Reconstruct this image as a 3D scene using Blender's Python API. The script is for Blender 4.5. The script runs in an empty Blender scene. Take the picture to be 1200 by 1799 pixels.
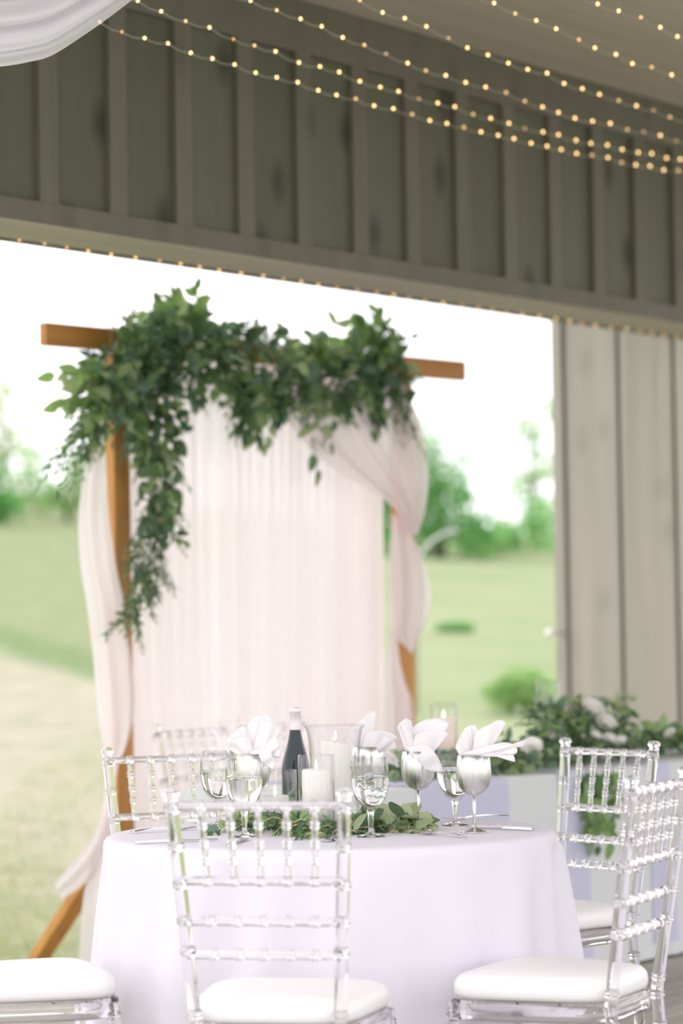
import bpy, math, random
import numpy as np
from mathutils import Vector, Matrix

random.seed(7)
rng = np.random.default_rng(7)
C = bpy.context.scene.collection
PI = math.pi

# ------------------------------------------------------------------ camera
F_PX, EYE, HOR, ROLL = 5000.0, 1.32, 1090.0, math.radians(0.9)
W, H = 1200.0, 1799.0
PITCH = math.atan((HOR - H / 2) / F_PX)
cam_d = bpy.data.cameras.new('camera')
cam = bpy.data.objects.new('camera', cam_d)
C.objects.link(cam)
cam_d.sensor_fit = 'VERTICAL'
cam_d.sensor_height = 36.0
cam_d.sensor_width = 24.0
cam_d.lens = F_PX / H * 36.0
cam_d.clip_end = 500
cam.matrix_world = (Matrix.Translation((0, 0, EYE)) @ Matrix.Rotation(PI / 2 + PITCH, 4, 'X')
                    @ Matrix.Rotation(-ROLL, 4, 'Z'))
cam_d.dof.use_dof = True
cam_d.dof.focus_distance = 7.75
cam_d.dof.aperture_fstop = 2.0
cam_d.dof.aperture_blades = 9
bpy.context.scene.camera = cam

# ------------------------------------------------------------------ sky, sun, exposure
scene = bpy.context.scene
scene.view_settings.view_transform = 'Standard'
scene.view_settings.look = 'None'
scene.view_settings.gamma = 1.0
scene.view_settings.use_curve_mapping = False
scene.view_settings.exposure = 0.0
SKY = 2.35
world = bpy.data.worlds.new('overcast_sky')
scene.world = world
world.use_nodes = True
wn, wl = world.node_tree.nodes, world.node_tree.links
bg = wn['Background']
tc = wn.new('ShaderNodeTexCoord')
ns = wn.new('ShaderNodeTexNoise'); ns.inputs['Scale'].default_value = 3.0; ns.inputs['Detail'].default_value = 4
mp = wn.new('ShaderNodeMapping'); mp.inputs['Scale'].default_value = (1, 1, 3.5)
cr = wn.new('ShaderNodeValToRGB')
cr.color_ramp.elements[0].position = 0.35; cr.color_ramp.elements[0].color = (0.86, 0.84, 0.90, 1)
cr.color_ramp.elements[1].position = 0.65; cr.color_ramp.elements[1].color = (1.0, 0.98, 0.985, 1)
wl.new(tc.outputs['Generated'], mp.inputs['Vector']); wl.new(mp.outputs['Vector'], ns.inputs['Vector'])
wl.new(ns.outputs['Fac'], cr.inputs['Fac']); wl.new(cr.outputs['Color'], bg.inputs['Color'])
bg.inputs['Strength'].default_value = SKY
sun_d = bpy.data.lights.new('hazy_sun', 'SUN')
sun_d.energy = 1.3
sun_d.angle = math.radians(25)
sun_d.color = (1.0, 0.95, 0.86)
sun = bpy.data.objects.new('hazy_sun', sun_d)
C.objects.link(sun)
sun.rotation_euler = (math.radians(42), 0, math.radians(-112))
cy = scene.cycles
cy.max_bounces = 20
cy.transparent_max_bounces = 40
cy.transmission_bounces = 20
cy.glossy_bounces = 6
cy.diffuse_bounces = 5
cy.use_denoising = True
cy.sample_clamp_indirect = 8.0
cy.blur_glossy = 0.5

# ------------------------------------------------------------------ pixel to place
def ray(px, py):
    dx, dy = px - W / 2, py - H / 2
    c, s = math.cos(ROLL), math.sin(ROLL)
    xu, yu = dx * c - dy * s, dx * s + dy * c
    cp, sp = math.cos(PITCH), math.sin(PITCH)
    return Vector((xu / F_PX, cp + yu / F_PX * sp, sp - yu / F_PX * cp))
def P(px, py, Y):
    d = ray(px, py)
    return Vector((0, 0, EYE)) + d * (Y / d.y)
def onz(px, py, z):
    d = ray(px, py)
    return Vector((0, 0, EYE)) + d * ((z - EYE) / d.z)

# ------------------------------------------------------------------ materials
def new_mat(name):
    m = bpy.data.materials.new(name)
    m.use_nodes = True
    return m, m.node_tree.nodes, m.node_tree.links, m.node_tree.nodes['Principled BSDF']
def pmat(name, col, rough=0.6, metal=0.0, noise=0.0, nscale=20.0, bump=0.0, stretch=(1, 1, 1), spec=0.5, trans=0.0, ior=1.45):
    m, n, l, b = new_mat(name)
    b.inputs['Base Color'].default_value = (*col, 1)
    b.inputs['Roughness'].default_value = rough
    b.inputs['Metallic'].default_value = metal
    b.inputs['Specular IOR Level'].default_value = spec
    b.inputs['Transmission Weight'].default_value = trans
    b.inputs['IOR'].default_value = ior
    if noise or bump:
        t = n.new('ShaderNodeTexCoord'); mp = n.new('ShaderNodeMapping'); mp.inputs['Scale'].default_value = stretch
        nz = n.new('ShaderNodeTexNoise'); nz.inputs['Scale'].default_value = nscale; nz.inputs['Detail'].default_value = 5
        l.new(t.outputs['Object'], mp.inputs['Vector']); l.new(mp.outputs['Vector'], nz.inputs['Vector'])
        if noise:
            r = n.new('ShaderNodeValToRGB')
            r.color_ramp.elements[0].position = 0.3; r.color_ramp.elements[1].position = 0.7
            r.color_ramp.elements[0].color = tuple(max(0, c * (1 - noise)) for c in col) + (1,)
            r.color_ramp.elements[1].color = tuple(min(1, c * (1 + noise)) for c in col) + (1,)
            l.new(nz.outputs['Fac'], r.inputs['Fac']); l.new(r.outputs['Color'], b.inputs['Base Color'])
        if bump:
            bp = n.new('ShaderNodeBump'); bp.inputs['Strength'].default_value = bump; bp.inputs['Distance'].default_value = 0.01
            l.new(nz.outputs['Fac'], bp.inputs['Height']); l.new(bp.outputs['Normal'], b.inputs['Normal'])
    return m
def wood_mat(name, col, dark, knot=None, axis=(1, 1, 0.06), scale=14.0, knots=0.0, rough=0.7, obj_var=0.0):
    m, n, l, b = new_mat(name)
    t = n.new('ShaderNodeTexCoord'); mp = n.new('ShaderNodeMapping'); mp.inputs['Scale'].default_value = axis
    nz = n.new('ShaderNodeTexNoise'); nz.inputs['Scale'].default_value = scale; nz.inputs['Detail'].default_value = 6; nz.inputs['Distortion'].default_value = 0.6
    l.new(t.outputs['Object'], mp.inputs['Vector']); l.new(mp.outputs['Vector'], nz.inputs['Vector'])
    r = n.new('ShaderNodeValToRGB')
    r.color_ramp.elements[0].position = 0.3; r.color_ramp.elements[1].position = 0.72
    r.color_ramp.elements[0].color = (*dark, 1); r.color_ramp.elements[1].color = (*col, 1)
    l.new(nz.outputs['Fac'], r.inputs['Fac'])
    out = r.outputs['Color']
    if knots:
        mk = n.new('ShaderNodeMapping'); mk.inputs['Scale'].default_value = tuple(1.0 if a > 0.5 else 0.6 for a in axis)
        vo = n.new('ShaderNodeTexVoronoi'); vo.voronoi_dimensions = '2D'; vo.inputs['Scale'].default_value = 2.6
        l.new(t.outputs['Object'], mk.inputs['Vector'])
        sp = n.new('ShaderNodeSeparateXYZ'); cb = n.new('ShaderNodeCombineXYZ'); sm = n.new('ShaderNodeMath')
        l.new(mk.outputs['Vector'], sp.inputs[0]); l.new(sp.outputs['X'], sm.inputs[0]); l.new(sp.outputs['Y'], sm.inputs[1])
        l.new(sm.outputs[0], cb.inputs['X']); l.new(sp.outputs['Z'], cb.inputs['Y']); l.new(cb.outputs[0], vo.inputs['Vector'])
        kr = n.new('ShaderNodeValToRGB'); kr.color_ramp.elements[0].position = 0.03; kr.color_ramp.elements[1].position = 0.17
        kr.color_ramp.elements[0].color = (knots, knots, knots, 1); kr.color_ramp.elements[1].color = (0, 0, 0, 1)
        l.new(vo.outputs['Distance'], kr.inputs['Fac'])
        mx = n.new('ShaderNodeMixRGB'); mx.inputs['Color2'].default_value = (*(knot or tuple(c * 0.4 for c in dark)), 1)
        l.new(kr.outputs['Color'], mx.inputs['Fac']); l.new(out, mx.inputs['Color1'])
        out = mx.outputs['Color']
    if obj_var:
        oi = n.new('ShaderNodeObjectInfo'); ma = n.new('ShaderNodeMapRange')
        ma.inputs['To Min'].default_value = 1 - obj_var; ma.inputs['To Max'].default_value = 1 + obj_var
        hs = n.new('ShaderNodeHueSaturation')
        l.new(oi.outputs['Random'], ma.inputs['Value']); l.new(ma.outputs['Result'], hs.inputs['Value']); l.new(out, hs.inputs['Color'])
        out = hs.outputs['Color']
    l.new(out, b.inputs['Base Color'])
    b.inputs['Roughness'].default_value = rough
    bp = n.new('ShaderNodeBump'); bp.inputs['Strength'].default_value = 0.25; bp.inputs['Distance'].default_value = 0.004
    l.new(nz.outputs['Fac'], bp.inputs['Height']); l.new(bp.outputs['Normal'], b.inputs['Normal'])
    return m
def cloth_mat(name, col, transp=0.0, transl=0.3, weave=0.0):
    m, n, l, b = new_mat(name)
    n.remove(b)
    out = n['Material Output']
    df = n.new('ShaderNodeBsdfDiffuse'); df.inputs['Color'].default_value = (*col, 1)
    tr = n.new('ShaderNodeBsdfTranslucent'); tr.inputs['Color'].default_value = (*col, 1)
    mx = n.new('ShaderNodeMixShader'); mx.inputs['Fac'].default_value = transl
    l.new(df.outputs[0], mx.inputs[1]); l.new(tr.outputs[0], mx.inputs[2])
    last = mx.outputs[0]
    if weave:
        t = n.new('ShaderNodeTexCoord'); nz = n.new('ShaderNodeTexNoise'); nz.inputs['Scale'].default_value = 400
        bp = n.new('ShaderNodeBump'); bp.inputs['Strength'].default_value = weave; bp.inputs['Distance'].default_value = 0.001
        l.new(t.outputs['Object'], nz.inputs['Vector']); l.new(nz.outputs['Fac'], bp.inputs['Height'])
        l.new(bp.outputs['Normal'], df.inputs['Normal'])
    if transp:
        tp = n.new('ShaderNodeBsdfTransparent')
        m2 = n.new('ShaderNodeMixShader'); m2.inputs['Fac'].default_value = transp
        l.new(last, m2.inputs[1]); l.new(tp.outputs[0], m2.inputs[2]); last = m2.outputs[0]
    l.new(last, out.inputs['Surface'])
    return m
def leaf_mat(name, col, transl=0.35):
    m, n, l, b = new_mat(name)
    out = n['Material Output']
    b.inputs['Base Color'].default_value = (*col, 1); b.inputs['Roughness'].default_value = 0.45
    b.inputs['Specular IOR Level'].default_value = 0.45
    tr = n.new('ShaderNodeBsdfTranslucent'); tr.inputs['Color'].default_value = (min(1, col[0] * 1.5), min(1, col[1] * 1.5), col[2], 1)
    mx = n.new('ShaderNodeMixShader'); mx.inputs['Fac'].default_value = transl
    l.new(b.outputs[0], mx.inputs[1]); l.new(tr.outputs[0], mx.inputs[2]); l.new(mx.outputs[0], out.inputs['Surface'])
    return m
def glass_mat(name, col=(1, 1, 1), ior=1.45, rough=0.0, clear=0.0):
    m, n, l, b = new_mat(name)
    n.remove(b)
    out = n['Material Output']
    g = n.new('ShaderNodeBsdfGlass'); g.inputs['Color'].default_value = (*col, 1); g.inputs['IOR'].default_value = ior; g.inputs['Roughness'].default_value = rough
    last = g.outputs[0]
    if clear:
        tp = n.new('ShaderNodeBsdfTransparent'); mx = n.new('ShaderNodeMixShader'); mx.inputs['Fac'].default_value = clear
        l.new(last, mx.inputs[1]); l.new(tp.outputs[0], mx.inputs[2]); last = mx.outputs[0]
    l.new(last, out.inputs['Surface'])
    return m
def thin_glass_mat(name, edge=0.72):
    m, n, l, b = new_mat(name)
    n.remove(b)
    lw = n.new('ShaderNodeLayerWeight'); lw.inputs['Blend'].default_value = 0.5
    pw = n.new('ShaderNodeMath'); pw.operation = 'POWER'; pw.inputs[1].default_value = 3.5
    l.new(lw.outputs['Facing'], pw.inputs[0])
    ma = n.new('ShaderNodeMapRange'); ma.inputs['To Min'].default_value = 0.035; ma.inputs['To Max'].default_value = 0.75
    l.new(pw.outputs[0], ma.inputs['Value'])
    mc = n.new('ShaderNodeMixRGB'); mc.inputs['Color1'].default_value = (0.985, 0.985, 0.985, 1); mc.inputs['Color2'].default_value = (edge, edge, edge, 1)
    l.new(pw.outputs[0], mc.inputs['Fac'])
    tp = n.new('ShaderNodeBsdfTransparent'); gl = n.new('ShaderNodeBsdfGlossy'); gl.inputs['Roughness'].default_value = 0.02
    l.new(mc.outputs['Color'], tp.inputs['Color'])
    mx = n.new('ShaderNodeMixShader'); l.new(ma.outputs['Result'], mx.inputs['Fac']); l.new(tp.outputs[0], mx.inputs[1]); l.new(gl.outputs[0], mx.inputs[2])
    l.new(mx.outputs[0], n['Material Output'].inputs['Surface'])
    return m
def emit_mat(name, col, s):
    m, n, l, b = new_mat(name)
    n.remove(b)
    e = n.new('ShaderNodeEmission'); e.inputs['Color'].default_value = (*col, 1); e.inputs['Strength'].default_value = s
    l.new(e.outputs[0], n['Material Output'].inputs['Surface'])
    return m

M = {}
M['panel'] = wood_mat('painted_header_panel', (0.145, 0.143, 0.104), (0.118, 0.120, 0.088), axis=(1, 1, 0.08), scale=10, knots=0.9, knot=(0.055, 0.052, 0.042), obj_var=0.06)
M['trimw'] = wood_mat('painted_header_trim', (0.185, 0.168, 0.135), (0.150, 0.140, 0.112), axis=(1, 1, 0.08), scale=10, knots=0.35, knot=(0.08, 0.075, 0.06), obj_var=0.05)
M['soffit'] = wood_mat('painted_soffit_board_lit', (0.52, 0.465, 0.405), (0.43, 0.385, 0.335), axis=(1, 0.06, 1), scale=10, obj_var=0.0)  # lighter than the trim: light from the ground outside put into the colour
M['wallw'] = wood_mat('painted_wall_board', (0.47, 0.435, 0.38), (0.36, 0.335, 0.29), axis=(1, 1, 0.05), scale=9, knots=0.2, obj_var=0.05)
M['ceil'] = wood_mat('ceiling_wood', (0.56, 0.50, 0.425), (0.48, 0.435, 0.365), axis=(1, 0.06, 1), scale=9, obj_var=0.04)
M['deck'] = wood_mat('weathered_deck_wood', (0.40, 0.37, 0.33), (0.27, 0.26, 0.23), axis=(1, 0.05, 1), scale=12, obj_var=0.12)
M['dark'] = pmat('dark_backing', (0.06, 0.06, 0.05), 0.9)
M['cedar'] = wood_mat('stained_arch_wood', (0.62, 0.30, 0.075), (0.46, 0.20, 0.045), axis=(1, 1, 0.06), scale=16, knots=0.5, knot=(0.22, 0.09, 0.02), rough=0.55)
M['cedarh'] = wood_mat('stained_beam_wood', (0.55, 0.24, 0.055), (0.40, 0.16, 0.035), axis=(0.06, 1, 1), scale=16, knots=0.4, knot=(0.2, 0.08, 0.02), rough=0.55)
M['linen'] = cloth_mat('white_table_linen', (0.79, 0.757, 0.83), 0.0, 0.12, 0.15)
M['linen2'] = cloth_mat('grey_white_linen', (0.70, 0.72, 0.73), 0.0, 0.1, 0.15)
M['runner'] = cloth_mat('lavender_runner_cloth', (0.66, 0.66, 0.82), 0.1, 0.15, 0.1)
M['chiffon'] = cloth_mat('blush_chiffon', (0.95, 0.90, 0.918), 0.05, 0.40)
M['chiffon2'] = cloth_mat('blush_swag_chiffon', (0.92, 0.855, 0.875), 0.12, 0.42)
M['tulle'] = cloth_mat('white_tulle', (0.94, 0.92, 0.98), 0.17, 0.45)
M['napkin'] = cloth_mat('white_napkin_cloth', (0.97, 0.945, 0.955), 0.0, 0.35, 0.1)
M['acrylic'] = glass_mat('clear_acrylic', (1.0, 0.992, 1.0), 1.42, 0.02)
M['cushion'] = pmat('white_seat_vinyl', (0.78, 0.76, 0.765), 0.45, noise=0.01, nscale=60, bump=0.05)
M['glass'] = thin_glass_mat('thin_clear_glass')
M['solidglass'] = glass_mat('solid_clear_glass', (1, 1, 1), 1.48)
M['water'] = glass_mat('water', (1.0, 1.0, 1.0), 1.24)
M['ice'] = glass_mat('ice', (0.98, 0.99, 0.99), 1.31, 0.05)
M['steel'] = pmat('brushed_steel', (0.74, 0.725, 0.72), 0.26, 1.0, noise=0.05, nscale=120, stretch=(1, 1, 0.02))
_b = M['steel'].node_tree.nodes['Principled BSDF']; _b.inputs['Anisotropic'].default_value = 0.85; _b.inputs['Anisotropic Rotation'].default_value = 0.25
_t = M['steel'].node_tree.nodes.new('ShaderNodeTangent'); _t.direction_type = 'RADIAL'; _t.axis = 'Z'
M['steel'].node_tree.links.new(_t.outputs[0], _b.inputs['Tangent'])
M['cutlery'] = pmat('polished_cutlery', (0.62, 0.60, 0.62), 0.14, 1.0)
M['wax'] = pmat('ivory_wax', (0.90, 0.87, 0.85), 0.5)
M['wax'].node_tree.nodes['Principled BSDF'].inputs['Subsurface Weight'].default_value = 0.3
M['wax'].node_tree.nodes['Principled BSDF'].inputs['Subsurface Radius'].default_value = (0.03, 0.02, 0.012)
M['waxp'] = pmat('peach_wax', (0.92, 0.76, 0.66), 0.5)
M['wick'] = pmat('burnt_wick', (0.03, 0.02, 0.02), 0.9)
M['flame'] = emit_mat('candle_flame', (1.0, 0.86, 0.55), 6.0)
M['bulb'] = emit_mat('warm_fairy_bulb', (1.0, 0.62, 0.24), 6.0)
M['bulb2'] = emit_mat('dim_fairy_bulb', (1.0, 0.60, 0.22), 2.6)
M['bulb3'] = emit_mat('faint_fairy_bulb', (1.0, 0.55, 0.22), 1.5)
M['wire'] = pmat('pale_wire', (0.55, 0.53, 0.46), 0.4)
M['bottle'] = pmat('dark_bottle_glass', (0.008, 0.02, 0.028), 0.05, spec=0.55)
M['foil'] = pmat('pale_foil_capsule', (0.80, 0.72, 0.75), 0.35, 0.3)
M['petal'] = cloth_mat('white_petal', (0.96, 0.94, 0.92), 0.0, 0.35)
M['stem'] = pmat('green_stem', (0.14, 0.16, 0.06), 0.6)
M['twig'] = pmat('pale_twig', (0.62, 0.48, 0.30), 0.6)
M['bark'] = pmat('tree_bark', (0.16, 0.13, 0.10), 0.9, noise=0.3, nscale=8, bump=0.4)
M['leaf0'] = leaf_mat('dark_green_leaf', (0.062, 0.125, 0.066))
M['leaf1'] = leaf_mat('mid_green_leaf', (0.11, 0.20, 0.095))
M['leaf2'] = leaf_mat('fresh_green_leaf', (0.22, 0.35, 0.13))
M['leaf3'] = leaf_mat('sage_leaf', (0.30, 0.38, 0.22))
M['leaf4'] = leaf_mat('blue_green_leaf', (0.12, 0.20, 0.15))
M['leaf5'] = leaf_mat('pale_sage_leaf', (0.42, 0.47, 0.31))
M['tree0'] = leaf_mat('tree_leaf_deep', (0.14, 0.35, 0.14), 0.5)
M['tree1'] = leaf_mat('tree_leaf_light', (0.24, 0.44, 0.18), 0.5)
M['tree2'] = leaf_mat('tree_leaf_pale', (0.38, 0.44, 0.25), 0.45)
M['metalgrey'] = pmat('grey_metal', (0.5, 0.52, 0.5), 0.4, 0.6)
M['globe'] = pmat('white_globe', (0.9, 0.88, 0.9), 0.3)

# ------------------------------------------------------------------ mesh helpers
class MB:
    def __init__(s): s.v, s.f, s.mi = [], [], []
    def add(s, v, f, mi=0):
        o = len(s.v); s.v.extend([tuple(p) for p in v]); s.f.extend([tuple(i + o for i in q) for q in f]); s.mi.extend([mi] * len(f)); return s
    def box(s, lo, hi, mi=0, bev=0.0):
        x0, y0, z0 = lo; x1, y1, z1 = hi
        v = [(x0, y0, z0), (x1, y0, z0), (x1, y1, z0), (x0, y1, z0), (x0, y0, z1), (x1, y0, z1), (x1, y1, z1), (x0, y1, z1)]
        f = [(0, 3, 2, 1), (4, 5, 6, 7), (0, 1, 5, 4), (1, 2, 6, 5), (2, 3, 7, 6), (3, 0, 4, 7)]
        return s.add(v, f, mi)
    def obox(s, o, a, b, c, mi=0):
        o, a, b, c = Vector(o), Vector(a), Vector(b), Vector(c)
        v = [o, o + a, o + a + b, o + b, o + c, o + a + c, o + a + b + c, o + b + c]
        f = [(0, 3, 2, 1), (4, 5, 6, 7), (0, 1, 5, 4), (1, 2, 6, 5), (2, 3, 7, 6), (3, 0, 4, 7)]
        if a.cross(b).dot(c) < 0: f = [q[::-1] for q in f]
        return s.add(v, f, mi)
    def lathe(s, prof, seg=24, o=(0, 0, 0), mi=0, axis=None, closed=False):
        ax = Vector(axis).normalized() if axis else Vector((0, 0, 1))
        q = Vector((0, 0, 1)).rotation_difference(ax); o = Vector(o)
        v, f, rings = [], [], []
        for r, z in prof:
            if r < 1e-6:
                rings.append([len(v)]); v.append(o + q @ Vector((0, 0, z)))
            else:
                rings.append(list(range(len(v), len(v) + seg)))
                for k in range(seg):
                    a = 2 * PI * k / seg; v.append(o + q @ Vector((r * math.cos(a), r * math.sin(a), z)))
        pairs = list(zip(rings, rings[1:])) + ([(rings[-1], rings[0])] if closed else [])
        for A, B in pairs:
            for k in range(seg):
                k2 = (k + 1) % seg
                if len(A) == 1 and len(B) == 1: break
                if len(A) == 1: f.append((A[0], B[k2], B[k]))
                elif len(B) == 1: f.append((A[k], A[k2], B[0]))
                else: f.append((A[k], A[k2], B[k2], B[k]))
        return s.add(v, f, mi)
    def tube(s, pts, rad, seg=8, mi=0, cap=True):
        pts = [Vector(p) for p in pts]
        n = len(pts); rads = rad if isinstance(rad, (list, tuple)) else [rad] * n
        up = Vector((0, 0, 1)); v, f = [], []
        for i, p in enumerate(pts):
            t = (pts[min(i + 1, n - 1)] - pts[max(i - 1, 0)])
            t = t.normalized() if t.length > 1e-9 else up
            if i == 0:
                a = t.orthogonal().normalized()
            else:
                a = (a - t * a.dot(t)); a = a.normalized() if a.length > 1e-6 else t.orthogonal().normalized()
            b = t.cross(a)
            for k in range(seg):
                g = 2 * PI * k / seg; v.append(p + (a * math.cos(g) + b * math.sin(g)) * rads[i])
        for i in range(n - 1):
            for k in range(seg):
                k2 = (k + 1) % seg
                f.append((i * seg + k, i * seg + k2, (i + 1) * seg + k2, (i + 1) * seg + k))
        if cap:
            f.append(tuple(range(seg))[::-1]); f.append(tuple((n - 1) * seg + k for k in range(seg)))
        return s.add(v, f, mi)
    def grid(s, fn, nu, nv, mi=0):
        v = [fn(i / nu, j / nv) for i in range(nu + 1) for j in range(nv + 1)]
        f = [(i * (nv + 1) + j, (i + 1) * (nv + 1) + j, (i + 1) * (nv + 1) + j + 1, i * (nv + 1) + j + 1) for i in range(nu) for j in range(nv)]
        return s.add(v, f, mi)
    def mesh(s, name, mats, smooth=True):
        me = bpy.data.meshes.new(name)
        me.from_pydata(s.v, [], s.f)
        for m in (mats if isinstance(mats, (list, tuple)) else [mats]): me.materials.append(m)
        if len(set(s.mi)) > 1: me.polygons.foreach_set('material_index', s.mi)
        if smooth: me.polygons.foreach_set('use_smooth', [True] * len(me.polygons))
        me.update()
        return me
def link(name, me, parent=None, loc=(0, 0, 0), rot=(0, 0, 0)):
    o = bpy.data.objects.new(name, me); C.objects.link(o); o.location = loc; o.rotation_euler = rot
    if parent is not None: o.parent = parent
    return o
def obj(name, mb, mat, parent=None, smooth=True, loc=(0, 0, 0), solid=0.0, bevel=0.0, sub=0):
    o = link(name, mb.mesh(name, mat, smooth), parent, loc)
    if bevel:
        b = o.modifiers.new('bevel', 'BEVEL'); b.width = bevel; b.segments = 2; b.limit_method = 'ANGLE'
    if solid:
        d = o.modifiers.new('solid', 'SOLIDIFY'); d.thickness = solid; d.offset = 0
    if sub:
        u = o.modifiers.new('sub', 'SUBSURF'); u.levels = sub; u.render_levels = sub
    return o
def tag(o, label, cat, group=None):
    o['label'] = label; o['category'] = cat
    if group: o['group'] = group
    return o
def thing(name, label, cat, loc=(0, 0, 0), rz=0.0, group=None):
    o = bpy.data.objects.new(name, None); C.objects.link(o); o.location = loc; o.rotation_euler = (0, 0, rz)
    return tag(o, label, cat, group)
def struct(o): o['kind'] = 'structure'; return o
def stuff(o): o['kind'] = 'stuff'; return o
KIDS = {}
def dup(root, loc, rz, label, group=None):
    r = root.copy(); C.objects.link(r); r.location = loc; r.rotation_euler = (0, 0, rz); r['label'] = label
    if group: r['group'] = group
    for ch in root.children:
        c = ch.copy(); C.objects.link(c); c.parent = r
        for g in ch.children:
            d = g.copy(); C.objects.link(d); d.parent = c
    return r

# ------------------------------------------------------------------ the pavilion frame of reference
D = Vector((3600, 5000, 0)).normalized()          # along the header, away from the camera
N = Vector((D.y, -D.x, 0))                        # towards the inside of the pavilion
O = P(0, 380, 9.42); Z_BOT = O.z; O.z = 0
Z_CEIL = Z_BOT + 1.01
def HP(t, s, z): return O + D * t + N * s + Vector((0, 0, z))
RZ = math.atan2(-D.x, D.y)                        # rotation that takes +Y to D
T0, T1 = -2.2, 7.5
def frame_obj(name, mb, mat, parent=None, smooth=False, bevel=0.0):
    """Mesh given in (s, t, z) pavilion coordinates: x = towards the inside, y = along the header."""
    o = obj(name, mb, mat, parent, smooth, bevel=bevel)
    if parent is None: o.location = O; o.rotation_euler = (0, 0, RZ)
    return o

# floor
fl = struct(frame_obj('floor', MB().box((-0.40, -5, -0.16), (8.6, 9, -0.035)), M['dark']))
bw = 0.139
k = 0; s = -0.40
while s < 8.6:
    frame_obj('deck_board', MB().box((s, -5 + 0.02 * (k % 3), -0.035), (s + bw, 9, 0.0)), M['deck'], fl); s += bw + 0.007; k += 1

# header wall: backing, panels, battens, rails, soffit
wh = struct(frame_obj('wall_header', MB().box((-0.33, T0, Z_BOT + 0.02), (-0.065, T1, Z_CEIL)), M['dark']))
p0, pitch_b, pw = 0.30, 0.3665, 0.272
zt0, zt1 = Z_BOT + 0.073, Z_CEIL - 0.20
k0 = int((T0 - p0) / pitch_b); t = p0 + k0 * pitch_b
while t < T1 - 0.4:
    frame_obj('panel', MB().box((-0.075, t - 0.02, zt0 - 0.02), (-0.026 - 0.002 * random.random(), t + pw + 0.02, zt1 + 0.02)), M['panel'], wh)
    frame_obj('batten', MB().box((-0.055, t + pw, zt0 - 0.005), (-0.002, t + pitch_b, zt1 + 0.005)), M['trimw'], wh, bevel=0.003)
    t += pitch_b
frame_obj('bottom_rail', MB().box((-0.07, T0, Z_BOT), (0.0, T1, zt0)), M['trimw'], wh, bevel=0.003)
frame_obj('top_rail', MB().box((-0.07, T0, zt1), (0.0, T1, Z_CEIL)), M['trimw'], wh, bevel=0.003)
frame_obj('soffit_board', MB().box((-0.33, T0, Z_BOT - 0.004), (-0.012, T1, Z_BOT + 0.018)), M['soffit'], wh, bevel=0.003)
frame_obj('outer_fascia', MB().box((-0.352, T0, Z_BOT - 0.012), (-0.33, T1, Z_CEIL + 0.05)), M['trimw'], wh)

# ceiling planks and roof
ce = struct(frame_obj('ceiling', MB().box((-0.9, T0 - 0.2, Z_CEIL + 0.02), (5.4, T1 + 0.3, Z_CEIL + 0.14)), M['ceil']))
s = 0.0
while s < 5.3:
    frame_obj('ceiling_plank', MB().box((s + 0.002, T0 - 0.1, Z_CEIL), (s + 0.138, T1 + 0.2, Z_CEIL + 0.021)), M['ceil'], ce); s += 0.14

# return wall on the right, outside the opening
tc_ = (P(1290, 900, 41580 / (4200 - 1290)) - O).dot(D)
wr = struct(frame_obj('wall_right', MB().box((-1.36, tc_ + 0.022, -0.2), (-0.34, tc_ + 0.16, 3.3)), M['dark']))
x = -0.36
for i, w_ in enumerate((0.30, 0.325, 0.325)):
    frame_obj('board', MB().box((x - w_, tc_ + 0.002 * (i % 2), -0.2), (x - 0.020, tc_ + 0.03, 3.3)), M['wallw'], wr, bevel=0.004); x -= w_
frame_obj('corner_board', MB().box((x - 0.075, tc_ - 0.02, -0.2), (x - 0.012, tc_ + 0.17, 3.3)), M['wallw'], wr, bevel=0.004)
wa = struct(frame_obj('wall_side', MB().box((-0.30, tc_ + 0.16, 0.0), (-0.06, T1, Z_BOT - 0.01)), M['dark']))
yy = tc_ + 0.16
while yy < T1 - 0.2:
    frame_obj('board', MB().box((-0.06, yy + 0.007, 0.0), (-0.03, yy + 0.32, Z_BOT - 0.01)), M['wallw'], wa); yy += 0.33
gl = thing('wall_lamp', 'small round white globe lamp on the end of the board wall', 'lamp', P(966, 1113, 14.45))
obj('globe', MB().lathe([(0, -0.026), (0.016, -0.021), (0.026, 0), (0.016, 0.021), (0, 0.026)], 14), M['globe'], gl)
b_ = Vector((HP(tc_ + 0.05, x - 0.07, 0)).xy.to_tuple() + (gl.location.z,)) - gl.location
obj('bracket', MB().tube([(0, 0, 0), b_], 0.006, 6), M['metalgrey'], gl)

# ------------------------------------------------------------------ ground
def ground_z(x, y):
    u = max(0.0, y - 12.0)
    u = u if y < 62 else 50 + (y - 62) * 0.1
    sm = u * u / (u + 2.0)
    z = -0.23 + 0.078 * sm - 0.0021 * x * u * min(1.0, u / 20) * max(-1, min(1, 1))
    z += 0.05 * math.sin(x * 0.35 + 1) * math.sin(y * 0.22) * min(1, u / 10)
    return z
xs = np.concatenate([np.linspace(-60, -12, 13)[:-1], np.linspace(-12, 12, 49), np.linspace(12, 60, 13)[1:]])
ys = np.concatenate([np.linspace(-40, 8, 9)[:-1], np.linspace(8, 70, 94), np.linspace(70, 140, 12)[1:]])
gm = MB()
gv = [(float(a), float(b), ground_z(max(-14, min(14, a)), b)) for a in xs for b in ys]
ny = len(ys)
gm.add(gv, [(i * ny + j, (i + 1) * ny + j, (i + 1) * ny + j + 1, i * ny + j + 1) for i in range(len(xs) - 1) for j in range(ny - 1)])
m, n, l, b = new_mat('lawn')
t_ = n.new('ShaderNodeTexCoord')
nz1 = n.new('ShaderNodeTexNoise'); nz1.inputs['Scale'].default_value = 0.35; nz1.inputs['Detail'].default_value = 5
nz2 = n.new('ShaderNodeTexNoise'); nz2.inputs['Scale'].default_value = 3.0; nz2.inputs['Detail'].default_value = 6
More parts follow.
